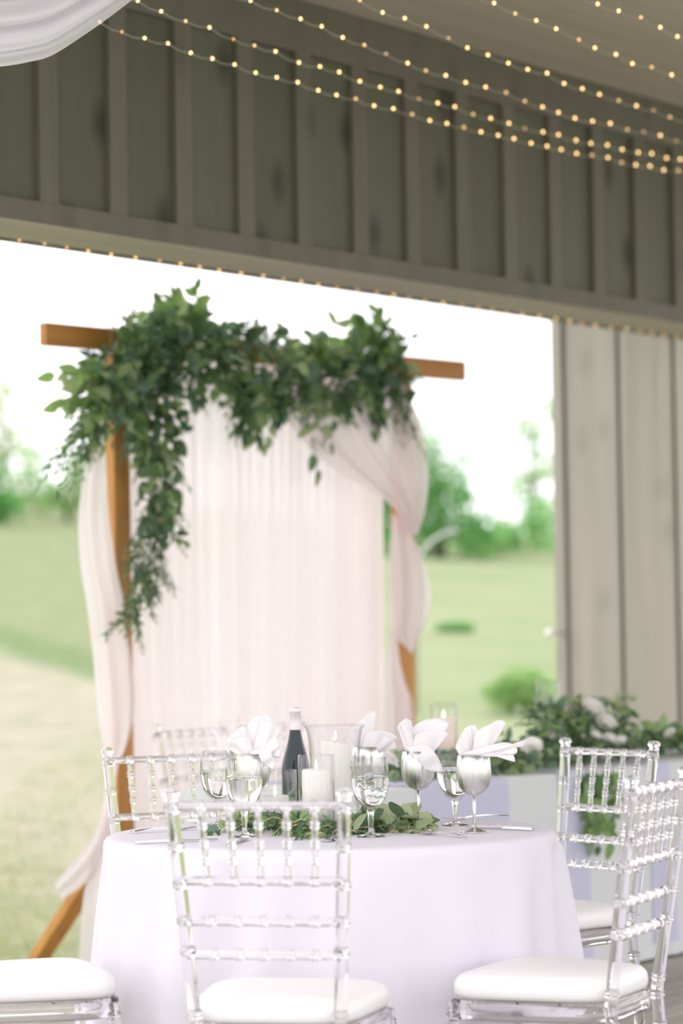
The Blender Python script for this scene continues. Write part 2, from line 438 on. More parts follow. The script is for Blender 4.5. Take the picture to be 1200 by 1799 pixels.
l.new(t_.outputs['Object'], nz1.inputs['Vector']); l.new(t_.outputs['Object'], nz2.inputs['Vector'])
sx = n.new('ShaderNodeSeparateXYZ'); l.new(t_.outputs['Object'], sx.inputs[0])
def ramp(inp, stops):
    r = n.new('ShaderNodeValToRGB')
    while len(r.color_ramp.elements) < len(stops): r.color_ramp.elements.new(0.5)
    for e, (p_, c_) in zip(r.color_ramp.elements, stops): e.position = p_; e.color = (*c_, 1)
    l.new(inp, r.inputs['Fac']); return r.outputs['Color']
# dry mown stretch (a real patch of paler grass) left of the arch, a longer green bank behind it
wv = n.new('ShaderNodeMath'); wv.operation = 'MULTIPLY_ADD'; wv.inputs[1].default_value = 2.2
l.new(sx.outputs['X'], wv.inputs[0]); l.new(sx.outputs['Y'], wv.inputs[2])      # y + 2.2 x
ad = n.new('ShaderNodeMath'); ad.operation = 'MULTIPLY_ADD'; ad.inputs[1].default_value = 3.0
l.new(nz1.outputs['Fac'], ad.inputs[0]); l.new(wv.outputs[0], ad.inputs[2])
sc = n.new('ShaderNodeMath'); sc.operation = 'MULTIPLY'; sc.inputs[1].default_value = 1 / 60.0
l.new(ad.outputs[0], sc.inputs[0])
GREEN, DRY, LONG, FAR = (0.225, 0.265, 0.115), (0.35, 0.335, 0.25), (0.165, 0.225, 0.10), (0.225, 0.26, 0.14)
c1 = ramp(sc.outputs[0], [(0.16, GREEN), (0.245, DRY), (0.375, DRY), (0.395, LONG), (0.408, LONG), (0.425, FAR)])
c2 = ramp(nz2.outputs['Fac'], [(0.3, (0.82, 0.86, 0.8)), (0.7, (1.1, 1.08, 1.1))])
mx = n.new('ShaderNodeMixRGB'); mx.blend_type = 'MULTIPLY'; mx.inputs['Fac'].default_value = 1
l.new(c1, mx.inputs['Color1']); l.new(c2, mx.inputs['Color2'])
# to the right of the arch the lawn stays green
cg = ramp(nz1.outputs['Fac'], [(0.35, (0.215, 0.27, 0.135)), (0.65, (0.285, 0.32, 0.19))])
mr = n.new('ShaderNodeMapRange'); mr.inputs['From Min'].default_value = -1.5; mr.inputs['From Max'].default_value = 1.0
l.new(sx.outputs['X'], mr.inputs['Value'])
mx2 = n.new('ShaderNodeMixRGB'); l.new(mr.outputs['Result'], mx2.inputs['Fac']); l.new(mx.outputs['Color'], mx2.inputs['Color1']); l.new(cg, mx2.inputs['Color2'])
l.new(mx2.outputs['Color'], b.inputs['Base Color']); b.inputs['Roughness'].default_value = 0.9; b.inputs['Specular IOR Level'].default_value = 0.1
struct(obj('ground', gm, m))

# short grass blades on the near lawn
gb = MB()
for i in range(16000):
    y = 10.6 + 11 * rng.random() ** 1.6; x = -3.0 + 6.0 * rng.random() + 0.09 * (y - 11)
    if (Vector((x, y, 0)) - O).dot(N) > -0.44: continue
    z = ground_z(x, y) - 0.005; a = rng.random() * 6.28; h = 0.03 + 0.035 * rng.random(); w = 0.004 + 0.003 * rng.random()
    lx, ly = 0.02 * rng.standard_normal(2)
    gb.add([(x - w * math.cos(a), y - w * math.sin(a), z), (x + w * math.cos(a), y + w * math.sin(a), z), (x + lx, y + ly, z + h)], [(0, 1, 2)], int(rng.random() * 3))
g_ = stuff(obj('lawn_grass', gb, [leaf_mat('grass_a', (0.29, 0.35, 0.17)), leaf_mat('grass_b', (0.36, 0.39, 0.23)), leaf_mat('grass_c', (0.42, 0.41, 0.30))], smooth=False))
tag(g_, 'short green grass blades covering the lawn behind the wooden arch', 'grass')

# ------------------------------------------------------------------ trees and bushes
def crown_mesh(blobs, nleaf, size, mats, seed):
    r = np.random.default_rng(seed); mb = MB()
    wts = np.array([b[3] ** 2 for b in blobs]); wts = wts / wts.sum()
    for i in range(nleaf):
        cx, cy_, cz, rad, sq = blobs[r.choice(len(blobs), p=wts)]
        d = r.standard_normal(3); d /= np.linalg.norm(d)
        q = rad * (r.random() ** 0.35)
        c = np.array([cx, cy_, cz]) + d * q * np.array([1, 1, sq])
        a = r.standard_normal(3); a /= np.linalg.norm(a)
        bb = np.cross(a, r.standard_normal(3)); bb /= np.linalg.norm(bb)
        L = size * (0.6 + 0.8 * r.random()); w_ = L * 0.42
        mb.add([c - a * L, c + bb * w_ + a * L * 0.1, c + a * L, c - bb * w_ + a * L * 0.1], [(0, 1, 2, 3)], int(r.random() * len(mats)))
    return mb
def tree(name, label, cat, px, Y, base_h, blobs, nleaf, size, mats, seed, trunk_r=0.12, group=None):
    base = P(px, 1000, Y); x = base.x; z = ground_z(max(-14, min(14, x)), Y)
    t = thing(name, label, cat, (x, Y, z), 0, group)
    o = stuff(obj('foliage', crown_mesh(blobs, nleaf, size, mats, seed), mats, t, smooth=False))
    r = random.Random(seed); mb = MB()
    top = max(b[2] for b in blobs)
    mb.tube([(0, 0, -0.1), (0.05, 0, top * 0.4), (0.0, 0.05, top * 0.95)], [trunk_r, trunk_r * 0.7, trunk_r * 0.2], 8)
    obj('trunk', mb, M['bark'], t)
    for b in blobs[:5]:
        h = max(0.1, b[2] * 0.5)
        obj('branch', MB().tube([(0.03, 0, h), (b[0] * 0.5, b[1] * 0.5, h + (b[2] - h) * 0.65), (b[0], b[1], b[2])], [trunk_r * 0.45, trunk_r * 0.3, trunk_r * 0.1], 6), M['bark'], t)
    return t
dk = [M['tree0'], M['tree0'], M['tree1']]; lt = [M['tree1'], M['tree2'], M['tree0']]; pl = [M['tree2'], M['tree1'], M['tree2']]
tree('bushy_tree', 'dense dark green bushy tree right of the arch, behind the lawn', 'tree', 772, 50, 0,
     [(-0.4, 0, 0.65, 0.75, .9), (0.3, 0, 0.6, 0.7, .9), (-0.35, 0, 1.4, 0.75, 1), (0.15, 0.1, 1.3, 0.65, 1), (-0.45, 0, 2.0, 0.55, .9), (0.75, 0, 0.35, 0.5, .8), (-0.9, 0, 0.6, 0.7, 1), (-1.2, 0, 1.4, .6, 1)], 2300, 0.10, dk, 11)
tree('airy_tree', 'sparse pale green tree beside the board wall', 'tree', 935, 54, 0,
     [(0.0, 0, 2.3, 0.35, 1), (0.2, 0, 1.6, 0.42, 1), (-0.15, 0, 1.2, 0.38, 1), (0.35, 0, 0.7, 0.45, 1), (-0.4, 0, 0.4, 0.4, .7), (0.5, 0, 2.7, 0.3, 1)], 900, 0.08, lt, 12, 0.05)
tree('low_hedge_bush', 'low dark green bush at the foot of the sparse tree', 'bush', 880, 52, 0,
     [(-0.5, 0, 0.3, 0.42, .9), (0.0, 0, 0.3, 0.36, .9), (0.5, 0, 0.3, 0.36, .9), (0.9, 0, 0.35, 0.4, .9), (0.7, 0, 0.75, 0.35, .9)], 620, 0.085, [M['tree0'], M['tree1'], M['tree1']], 13, 0.03)
tree('slender_tree', 'tall thin pale tree at the far left of the lawn', 'tree', 10, 56, 0,
     [(0.0, 0, 2.3, 0.3, 1), (-0.2, 0, 1.8, 0.35, 1), (0.25, 0, 1.3, 0.4, 1), (-0.3, 0, 1.0, 0.4, 1)], 560, 0.08, pl, 14, 0.05)
tree('round_bush', 'round green bush at the far left edge of the lawn', 'bush', -5, 50, 0,
     [(-0.3, 0, 0.4, 0.5, .9), (0.15, 0, 0.3, 0.35, .9), (-0.2, 0, 0.9, 0.4, 1)], 1100, 0.08, dk, 15, 0.04)
tree('leafy_tree', 'loose green tree partly hidden behind the left chiffon drape', 'tree', 118, 52, 0,
     [(0.1, 0, 0.5, 0.42, 1), (0.35, 0, 1.0, 0.45, 1), (0.7, 0, 0.6, 0.5, 1), (-0.35, 0, 0.5, 0.3, 1), (0.9, 0, 1.2, 0.5, 1)], 1000, 0.085, [M['tree0'], M['tree1'], M['tree2']], 16, 0.05)
tree('scrub_bush', 'pale scrubby bush between the far left bush and the drape', 'bush', 62, 54, 0,
     [(-0.3, 0, 0.5, 0.4, 1), (0.2, 0, 0.35, 0.36, 1), (0.0, 0, 0.9, 0.35, 1)], 420, 0.085, lt, 17, 0.03)
sp_ = P(912, 1290, 21); 
tree('low_shrub', 'small green shrub on the lawn left of the board wall', 'shrub', 912, 24, 0,
     [(0.0, 0, 0.22, 0.22, .9), (-0.16, 0, 0.17, 0.18, .9), (0.16, 0, 0.17, 0.19, .9)], 1100, 0.035, [M['tree1'], M['tree1'], M['tree2']], 18, 0.012)
tree('grass_tuft', 'dark green tuft on the far lawn right of the arch', 'tuft', 797, 32, 0,
     [(0.0, 0, 0.05, 0.12, .7), (-0.14, 0, 0.04, 0.09, .7), (0.14, 0, 0.04, 0.10, .7)], 420, 0.03, [M['tree0'], M['tree1']], 19, 0.008)
hk = thing('garden_hook', 'grey curved metal garden hook beyond the right arch post', 'garden hook', (P(738, 975, 24).x, 24, ground_z(P(738, 975, 24).x, 24)))
hp = [P(725, 1130, 24), P(731, 1010, 24), P(740, 972, 24), P(760, 950, 24), P(780, 938, 24), P(795, 932, 24)]
hp[0] = Vector((hp[1].x - 0.02, 24, hk.location.z - 0.02))
obj('curved_rod', MB().tube([p - hk.location for p in hp], 0.016, 8), M['metalgrey'], hk)
obj('finial', MB().lathe([(0, -0.03), (0.025, 0), (0, 0.03)], 10, P(798, 934, 24) - hk.location), M['metalgrey'], hk)

# ------------------------------------------------------------------ arch
AD = Vector((4350, 5000, 0)).normalized(); AN = Vector((AD.y, -AD.x, 0))
A0 = P(75, 587, 11.0); A0.z = 0
def AP(px, py, off=0.0):
    """Point of the arch's own plane (moved off metres towards the deck)."""
    d = ray(px, py); c = A0 + AN * off
    s = (c - Vector((0, 0, 0))).dot(AN) / d.dot(AN)
    return Vector((0, 0, EYE)) + d * s
def aco(p): return (Vector((p.x, p.y, 0)) - A0).dot(AD)
ARZ = math.atan2(AD.y, AD.x)
GZ = -0.24
zt = AP(80, 567).z; bh = 0.089
arch = thing('wedding_arch', 'stained wooden wedding arch standing on the grass beyond the deck', 'arch', (A0.x, A0.y, 0), ARZ)
LB = aco(AP(813, 650)); lp, rp = aco(AP(206, 800, 0.0)), aco(AP(709, 1100, 0.0))
obj('top_beam', MB().box((0, -0.02, zt - bh), (LB, 0.02, zt)), M['cedarh'], arch, False, bevel=0.004)
for q in (lp, rp):
    obj('post', MB().box((q - 0.045, -0.028, GZ - 0.1), (q + 0.045, 0.028, zt - bh)), M['cedar'], arch, False, bevel=0.004)
def brace(q, h, run):
    mb = MB(); a = Vector((q, 0.03, h)); b = Vector((q, run, GZ - 0.02)); dv = (b - a)
    u = dv.normalized(); w1 = Vector((1, 0, 0)); w2 = u.cross(w1)
    mb.obox(a - w1 * 0.045 - w2 * 0.02 - u * .05, w1 * 0.09, w2 * 0.04, dv)
    return obj('brace', mb, M['cedar'], arch, False, bevel=0.003)
brace(lp, 0.47, 0.70); brace(rp, 0.47, 0.70)
obj('foot_block', MB().box((lp - 0.05, 0.52, GZ - .03), (lp + 0.05, 0.80, GZ + 0.05)), M['cedar'], arch, False, bevel=0.003)
obj('joint_strap', MB().box((lp - 0.052, -0.023, zt - bh - 0.004), (lp - 0.044, 0.023, zt + 0.003)), M['twig'], arch, False)

# back curtain with many folds
def interp(pts, u):
    d = [0.0]
    for a, b in zip(pts, pts[1:]): d.append(d[-1] + math.hypot(b[0] - a[0], b[1] - a[1]))
    s = u * d[-1]
    for i in range(len(pts) - 1):
        if s <= d[i + 1] + 1e-9:
            f = (s - d[i]) / max(1e-9, d[i + 1] - d[i])
            # smooth with Catmull-Rom
            p0 = pts[max(i - 1, 0)]; p1 = pts[i]; p2 = pts[i + 1]; p3 = pts[min(i + 2, len(pts) - 1)]
            return tuple(0.5 * ((2 * p1[k]) + (-p0[k] + p2[k]) * f + (2 * p0[k] - 5 * p1[k] + 4 * p2[k] - p3[k]) * f * f + (-p0[k] + 3 * p1[k] - 3 * p2[k] + p3[k]) * f ** 3) for k in range(2))
    return pts[-1]
ft = [random.uniform(0.5, 1.5) for _ in range(60)]
ph = [0.0]
for w_ in ft: ph.append(ph[-1] + w_)
def foldph(v, count):
    x = v * count; i = int(min(x, count - 1e-6)); return ph[i] + (ph[i + 1] - ph[i]) * (x - i)
cl, crr = aco(AP(222, 900)), aco(AP(694, 800))
def curtain(u, v):
    x = cl + (crr - cl) * v - 0.045 * v * u
    z = (zt - 0.05) + (GZ + 0.03 - zt + 0.05) * u
    a = foldph(v, 27) * 2 * PI * 0.95
    amp = 0.022 + 0.014 * u
    y = 0.085 + amp * math.sin(a) + 0.007 * math.sin(a * 2.3 + 1 + 3 * u) + 0.012 * math.sin(v * 9 + u * 2)
    x += 0.010 * math.cos(a) * (0.5 + u)
    return (x, y, z)
cu = obj('backdrop_curtain', MB().grid(curtain, 26, 420), M['chiffon'], None)
cu.location = (A0.x, A0.y, 0); cu.rotation_euler = (0, 0, ARZ)
tag(cu, 'blush white chiffon curtain hanging in fine pleats across the arch', 'curtain')

def strip(L, R, off, nf, amp, nu=40, nv=48, phase=0.0, bulge=0.0, twist=0.0):
    def fn(u, v):
        a, b = interp(L, u), interp(R, u)
        px, py = a[0] + (b[0] - a[0]) * v, a[1] + (b[1] - a[1]) * v
        w = math.hypot(b[0] - a[0], b[1] - a[1])
        o = (off(u) if callable(off) else off)
        o += amp * min(1, w / 50) * (math.sin(v * nf * 2 * PI + phase + twist * u) + 0.4 * math.sin(v * nf * 4.4 * PI + 2 + phase))
        o += bulge * math.sin(v * PI) * math.sin(u * PI)
        return AP(px, py, o)
    return fn, nu, nv
ld = MB()
ld.grid(*strip([(165, 735), (150, 810), (141, 870), (137, 925), (142, 1000), (152, 1060), (163, 1150), (172, 1250), (182, 1310), (186, 1345), (184, 1400), (178, 1450), (160, 1510), (146, 1580), (138, 1680), (130, 1762)],
              [(182, 735), (186, 810), (189, 870), (194, 925), (205, 1000), (216, 1050), (224, 1110), (233, 1180), (236, 1250), (222, 1310), (207, 1345), (201, 1400), (206, 1450), (212, 1510), (215, 1580), (217, 1680), (218, 1762)],
              0.075, 1.6, 0.016, 70, 40, 0.4, 0.035, 0.9))
ld.grid(*strip([(187, 1395), (176, 1440), (158, 1478), (128, 1515), (95, 1552)], [(192, 1440), (182, 1490), (165, 1528), (140, 1560), (108, 1580)], lambda u: 0.07 + 0.02 * u, 2.0, 0.012, 24, 16))
tag(obj('left_drape', ld, M['chiffon2'], None), 'sheer blush drape wrapped around the left arch post and its brace', 'drape')
rd = MB()
rd.grid(*strip([(470, 690), (520, 760), (570, 812), (640, 856), (690, 890), (714, 940)], [(694, 655), (728, 715), (744, 760), (752, 830), (748, 890), (734, 940)], lambda u: 0.07 + 0.05 * u, 3.6, 0.018, 40, 70, 0.3, 0.05, 1.2))
rd.grid(*strip([(690, 900), (686, 960), (685, 1050), (692, 1110), (716, 1140)], [(716, 925), (738, 970), (752, 1020), (755, 1070), (724, 1150)], lambda u: 0.08, 1.7, 0.014, 36, 36, 1.0, 0.04, 1.0))
rd.grid(*strip([(694, 1085), (683, 1120), (677, 1190), (675, 1260), (676, 1400), (676, 1700)], [(697, 1090), (701, 1150), (712, 1200), (726, 1245), (730, 1400), (732, 1700)], lambda u: 0.07, 1.8, 0.012, 40, 30, 0.5, 0.01))
tag(obj('right_drape', rd, M['chiffon2'], None), 'sheer blush swag sweeping to the right arch post and twisting down it', 'drape')
tp = MB()
tp.grid(lambda u, v: AP(470 + 160 * u, 606 + 14 * u + 40 * v - 10 * math.sin(u * PI), 0.06 - 0.14 * v + 0.008 * math.sin(v * 22 + u * 7)), 20, 16)
tag(obj('arch_wrap', tp, M['chiffon2'], None), 'sheer blush fabric gathered over the middle of the arch top', 'drape')

# ------------------------------------------------------------------ foliage
LEAFM = [M['leaf%d' % i] for i in range(6)]
def leaf_shape(kind):
    L, Wd, fold, curl, tipp = {'broad': (1.0, 0.62, 0.18, 0.25, 1.0), 'narrow': (1.0, 0.34, 0.12, 0.2, 1.3), 'round': (1.0, 0.86, 0.1, 0.15, 0.6), 'tiny': (1.0, 0.42, 0.1, 0.1, 1.0)}[kind]
    nu = 5 if kind != 'tiny' else 3
    v, f = [], []
    for i in range(nu + 1):
        u = i / nu
        w = Wd * 0.5 * (math.sin(PI * u ** 0.8) ** (0.8 if kind != 'round' else 0.55)) * (1 - 0.15 * u * tipp)
        z = -curl * u * u
        v += [(-w, u * L, z + fold * w), (0, u * L, z), (w, u * L, z + fold * w)]
    for i in range(nu):
        for j in (0, 1): f.append((i * 3 + j, i * 3 + j + 1, i * 3 + 4 + j, i * 3 + 3 + j))
    return v, f
SHAPES = {k_: leaf_shape(k_) for k_ in ('broad', 'narrow', 'round', 'tiny')}
LEAFMESH = {}
def leafmesh(kind, mi):
    if (kind, mi) not in LEAFMESH:
        LEAFMESH[(kind, mi)] = MB().add(*SHAPES[kind]).mesh('leaf_%s' % kind, LEAFM[mi])
    return LEAFMESH[(kind, mi)]
def leaf_matrix(pos, d, nrm, size):
    d = d.normalized(); x = d.cross(nrm); x = x.normalized() if x.length > 1e-5 else d.orthogonal().normalized(); z = x.cross(d)
    return Matrix(((x.x * size, d.x * size, z.x * size, pos.x), (x.y * size, d.y * size, z.y * size, pos.y), (x.z * size, d.z * size, z.z * size, pos.z), (0, 0, 0, 1)))
def rv(): return Vector(rng.standard_normal(3))
def sprig(out, stems, base, d, length, n, size, kind, mats, droop=0.3, spread=0.9, face=None, jit=0.6):
    d = d.normalized(); pts = []
    tw = rv() * 0.12
    for i in range(6):
        s_ = i / 5; pts.append(base + (d + tw * s_) * length * s_ - Vector((0, 0, droop * length * s_ * s_)))
    stems.append(pts)
    side = d.cross(rv()).normalized()
    for i in range(n):
        s_ = (i + 0.6) / n; x = s_ * 5; k_ = min(4, int(x)); f = x - k_
        p = pts[k_].lerp(pts[k_ + 1], f); tg = (pts[k_ + 1] - pts[k_]).normalized()
        sd = (side * (1 if i % 2 else -1) + rv() * 0.35).normalized()
        ld_ = tg * (0.45 + 0.5 * s_) + sd * spread * (1 - 0.6 * s_ ** 3) + Vector((0, 0, -0.12))
        nm = (face if face is not None else Vector((0, -0.5, 0.8))) + rv() * jit
        out.append((p, ld_, nm, size * (0.7 + 0.5 * rng.random()) * (1.05 - 0.35 * s_), kind, mats[int(rng.random() * len(mats))]))
def foliage(parent, leaves, stems, n_ind, org, stem_r=0.0022, stem_mat='stem'):
    order = sorted(range(len(leaves)), key=lambda i: leaves[i][3] * (1.0 if leaves[i][4] != 'narrow' else 0.8) * (1 - 0.35 * ((leaves[i][0] - org).dot(Vector((0, 1, 0))))), reverse=True)
    ind = set(order[:n_ind]); mb = MB()
    inv = Vector(org)
    for i, (p, d, nm, sz, kind, mi) in enumerate(leaves):
        mt = leaf_matrix(p - inv, d, nm, sz)
        if i in ind:
            o = bpy.data.objects.new('leaf', leafmesh(kind, mi)); C.objects.link(o); o.parent = parent; o.matrix_local = mt
        else:
            v, f = SHAPES[kind]; mb.add([mt @ Vector(q) for q in v], f, mi)
    if mb.v: stuff(obj('small_leaves', mb, LEAFM, parent))
    sm = MB()
    for pts in stems: sm.tube([p - inv for p in pts], [stem_r * (1.2 - 0.8 * i / (len(pts) - 1)) for i in range(len(pts))], 4)
    if stems: stuff(obj('stems', sm, M[stem_mat], parent))

# arch garland
gorg = AP(440, 640, 0.1)
gar = thing('arch_garland', 'lush green leaf garland draped over the arch beam and trailing down the left', 'garland', gorg)
lv, st = [], []
FACE = (AN + Vector((0, 0, 0.5)))
def aim(dx, dy, depth=0.0):
    return (AD * dx + Vector((0, 0, -dy)) + AN * depth)
DARK, MID, FRESH, MIX = [0, 0, 1, 4], [0, 1, 1, 4, 3], [1, 2, 2, 3], [0, 1, 2, 3, 4, 0]
# main mass: (px, py, scatter x, scatter y, number of sprigs)
for (px, py, sx_, sy_, nn) in [(215, 640, 34, 42, 42), (255, 610, 40, 38, 46), (300, 600, 40, 40, 46), (345, 612, 40, 34, 42), (390, 622, 36, 28, 34), (435, 628, 34, 26, 30), (480, 645, 34, 26, 30),
                               (525, 655, 32, 24, 28), (570, 660, 30, 24, 28), (615, 655, 32, 30, 36), (655, 640, 32, 38, 46), (685, 640, 18, 30, 24), (225, 700, 34, 36, 40), (265, 690, 30, 34, 30), (200, 680, 26, 34, 22)]:
    for _ in range(int(nn * 0.58)):
        g1, g2 = rng.standard_normal(2) * 0.55
        b_ = AP(px + g1 * sx_, py + g2 * sy_, 0.05 + 0.16 * rng.random())
        ang = rng.random() * 2 * PI
        d = aim(math.cos(ang) + g1 * 0.5, math.sin(ang) * 0.8 + g2 * 0.6 + 0.15, 0.15 + 0.5 * rng.random())
        k_ = rng.random()
        if k_ < 0.42: sprig(lv, st, b_, d, 0.14, 10, 0.052, 'narrow', DARK, 0.4, 0.9, FACE)
        elif k_ < 0.8: sprig(lv, st, b_, d, 0.14, 5, 0.088, 'broad', MID if rng.random() < 0.72 else FRESH, 0.3, 0.9, FACE)
        else: sprig(lv, st, b_, d, 0.13, 5, 0.075, 'round', MIX, 0.3, 0.9, FACE)
# sprays: (x0, y0, x1, y1, count, kind, size, leaves, palette)
for (x0, y0, x1, y1, cnt, kind, size, nl, pal) in [
    (250, 590, 262, 535, 3, 'broad', 0.11, 4, FRESH), (330, 590, 325, 520, 4, 'broad', 0.095, 6, FRESH), (325, 585, 318, 528, 3, 'narrow', 0.03, 9, DARK), (370, 600, 405, 575, 4, 'broad', 0.07, 6, MID),
    (400, 610, 455, 572, 4, 'broad', 0.06, 6, MIX), (460, 620, 478, 575, 4, 'narrow', 0.045, 8, MID), (650, 620, 655, 545, 5, 'broad', 0.085, 6, FRESH), (640, 610, 595, 570, 2, 'broad', 0.09, 3, [3, 2]),
    (670, 610, 698, 548, 3, 'narrow', 0.05, 7, DARK), (665, 620, 700, 590, 5, 'broad', 0.07, 6, MID), (650, 600, 620, 575, 3, 'broad', 0.08, 5, FRESH),
    (190, 660, 115, 690, 5, 'broad', 0.10, 4, [2, 3, 3]), (190, 640, 72, 660, 1, 'broad', 0.085, 3, [2, 2]), (185, 700, 110, 720, 6, 'narrow', 0.045, 9, FRESH), (175, 720, 92, 835, 8, 'narrow', 0.045, 14, MID), (160, 740, 118, 790, 7, 'narrow', 0.042, 12, FRESH), (185, 740, 150, 800, 6, 'narrow', 0.045, 10, MIX), (195, 620, 145, 620, 4, 'narrow', 0.045, 8, DARK),
    (430, 660, 430, 760, 6, 'broad', 0.085, 7, MID), (440, 680, 445, 775, 4, 'broad', 0.075, 6, FRESH), (395, 660, 392, 755, 4, 'narrow', 0.045, 9, MID), (345, 680, 350, 715, 3, 'broad', 0.075, 4, DARK),
    (485, 670, 490, 735, 4, 'broad', 0.08, 4, DARK), (545, 690, 552, 800, 2, 'broad', 0.10, 6, [1, 3, 3]), (520, 680, 530, 730, 4, 'narrow', 0.05, 8, DARK), (600, 690, 610, 720, 5, 'broad', 0.085, 4, MID), (650, 680, 655, 740, 6, 'broad', 0.08, 5, DARK),
    (690, 660, 716, 775, 9, 'narrow', 0.036, 16, DARK), (700, 690, 722, 800, 4, 'narrow', 0.032, 12, MID), (560, 650, 540, 620, 4, 'broad', 0.10, 4, FRESH), (580, 640, 530, 635, 4, 'broad', 0.10, 4, FRESH), (600, 650, 585, 610, 3, 'broad', 0.09, 4, [2, 3])]:
    a, b = AP(x0, y0, 0.12), AP(x1, y1, 0.12)
    for c_ in range(cnt):
        d = b - a; L_ = d.length * (0.75 + 0.35 * rng.random())
        j = rv() * 0.03
        sprig(lv, st, a + j * 0.6 - d * 0.05 * rng.random(), d.normalized() + rv() * 0.13, L_ * 1.12, nl, size * 1.15, kind, pal, 0.04, 0.85, AN + Vector((0, 0, 0.25)), 0.38)
# long cascade down the left of the curtain
casc = [(255, 700), (275, 760), (278, 830), (272, 900), (262, 960), (250, 1010), (238, 1050), (226, 1080)]
for i in range(120):
    u = rng.random() ** 0.85
    px, py = interp(casc, u)
    wd = 34 * (1 - 0.62 * u)
    px += rng.standard_normal() * wd * 0.6
    b_ = AP(px, py, 0.12 + 0.10 * rng.random())
    d = aim(rng.standard_normal() * 0.55 + (px - interp(casc, u)[0]) / 60, 0.75 + 0.3 * rng.random(), 0.15 * rng.random())
    k_ = rng.random()
    if u > 0.6 or k_ < 0.5: sprig(lv, st, b_, d, 0.12, 10, 0.038, 'narrow', MID if u > 0.6 else DARK, 0.2, 0.9, FACE)
    elif k_ < 0.8: sprig(lv, st, b_, d, 0.11, 4, 0.092, 'broad', FRESH if rng.random() < 0.6 else MID, 0.2, 0.8, FACE, 0.4)
    else: sprig(lv, st, b_, d, 0.11, 5, 0.06, 'round', MIX, 0.2, 0.9, FACE)
foliage(gar, lv, st, 295, gorg)

# ------------------------------------------------------------------ clear chiavari chair, origin on the floor under the seat, facing +Y
def bamboo(p0, p1, r, rings, ring_r=None, rr=0.0075, seg=12, taper=None):
    """A round acrylic bar with node rings at the given fractions of its length."""
    p0, p1 = Vector(p0), Vector(p1); L_ = (p1 - p0).length; ring_r = ring_r or r * 1.0 + 0.0036
    prof = [(0, 0), (r * 0.9, 0.0)]
    st_ = [(r, 0.002)]
    for q in rings:
        z = q * L_
        for dz in (-rr * 0.62, rr * 0.62):
            st_ += ([(r, z + dz - rr * 0.9)] if dz < 0 else []) + [(r, z + dz - rr * 0.5), (ring_r, z + dz - rr * 0.2), (ring_r, z + dz + rr * 0.2), (r, z + dz + rr * 0.5)] + ([(r, z + dz + rr * 0.9)] if dz > 0 else [])
    st_ += [(r, L_ - 0.002)]
    if taper:
        st_ = [(a * (taper[0] + (taper[1] - taper[0]) * b / L_), b) for a, b in st_]
    prof += [(a, min(max(b, 0.001), L_ - 0.001)) for a, b in st_] + [(r * 0.9, L_), (0, L_)]
    return MB().lathe(prof, seg, p0, axis=(p1 - p0))
CH = 0.916
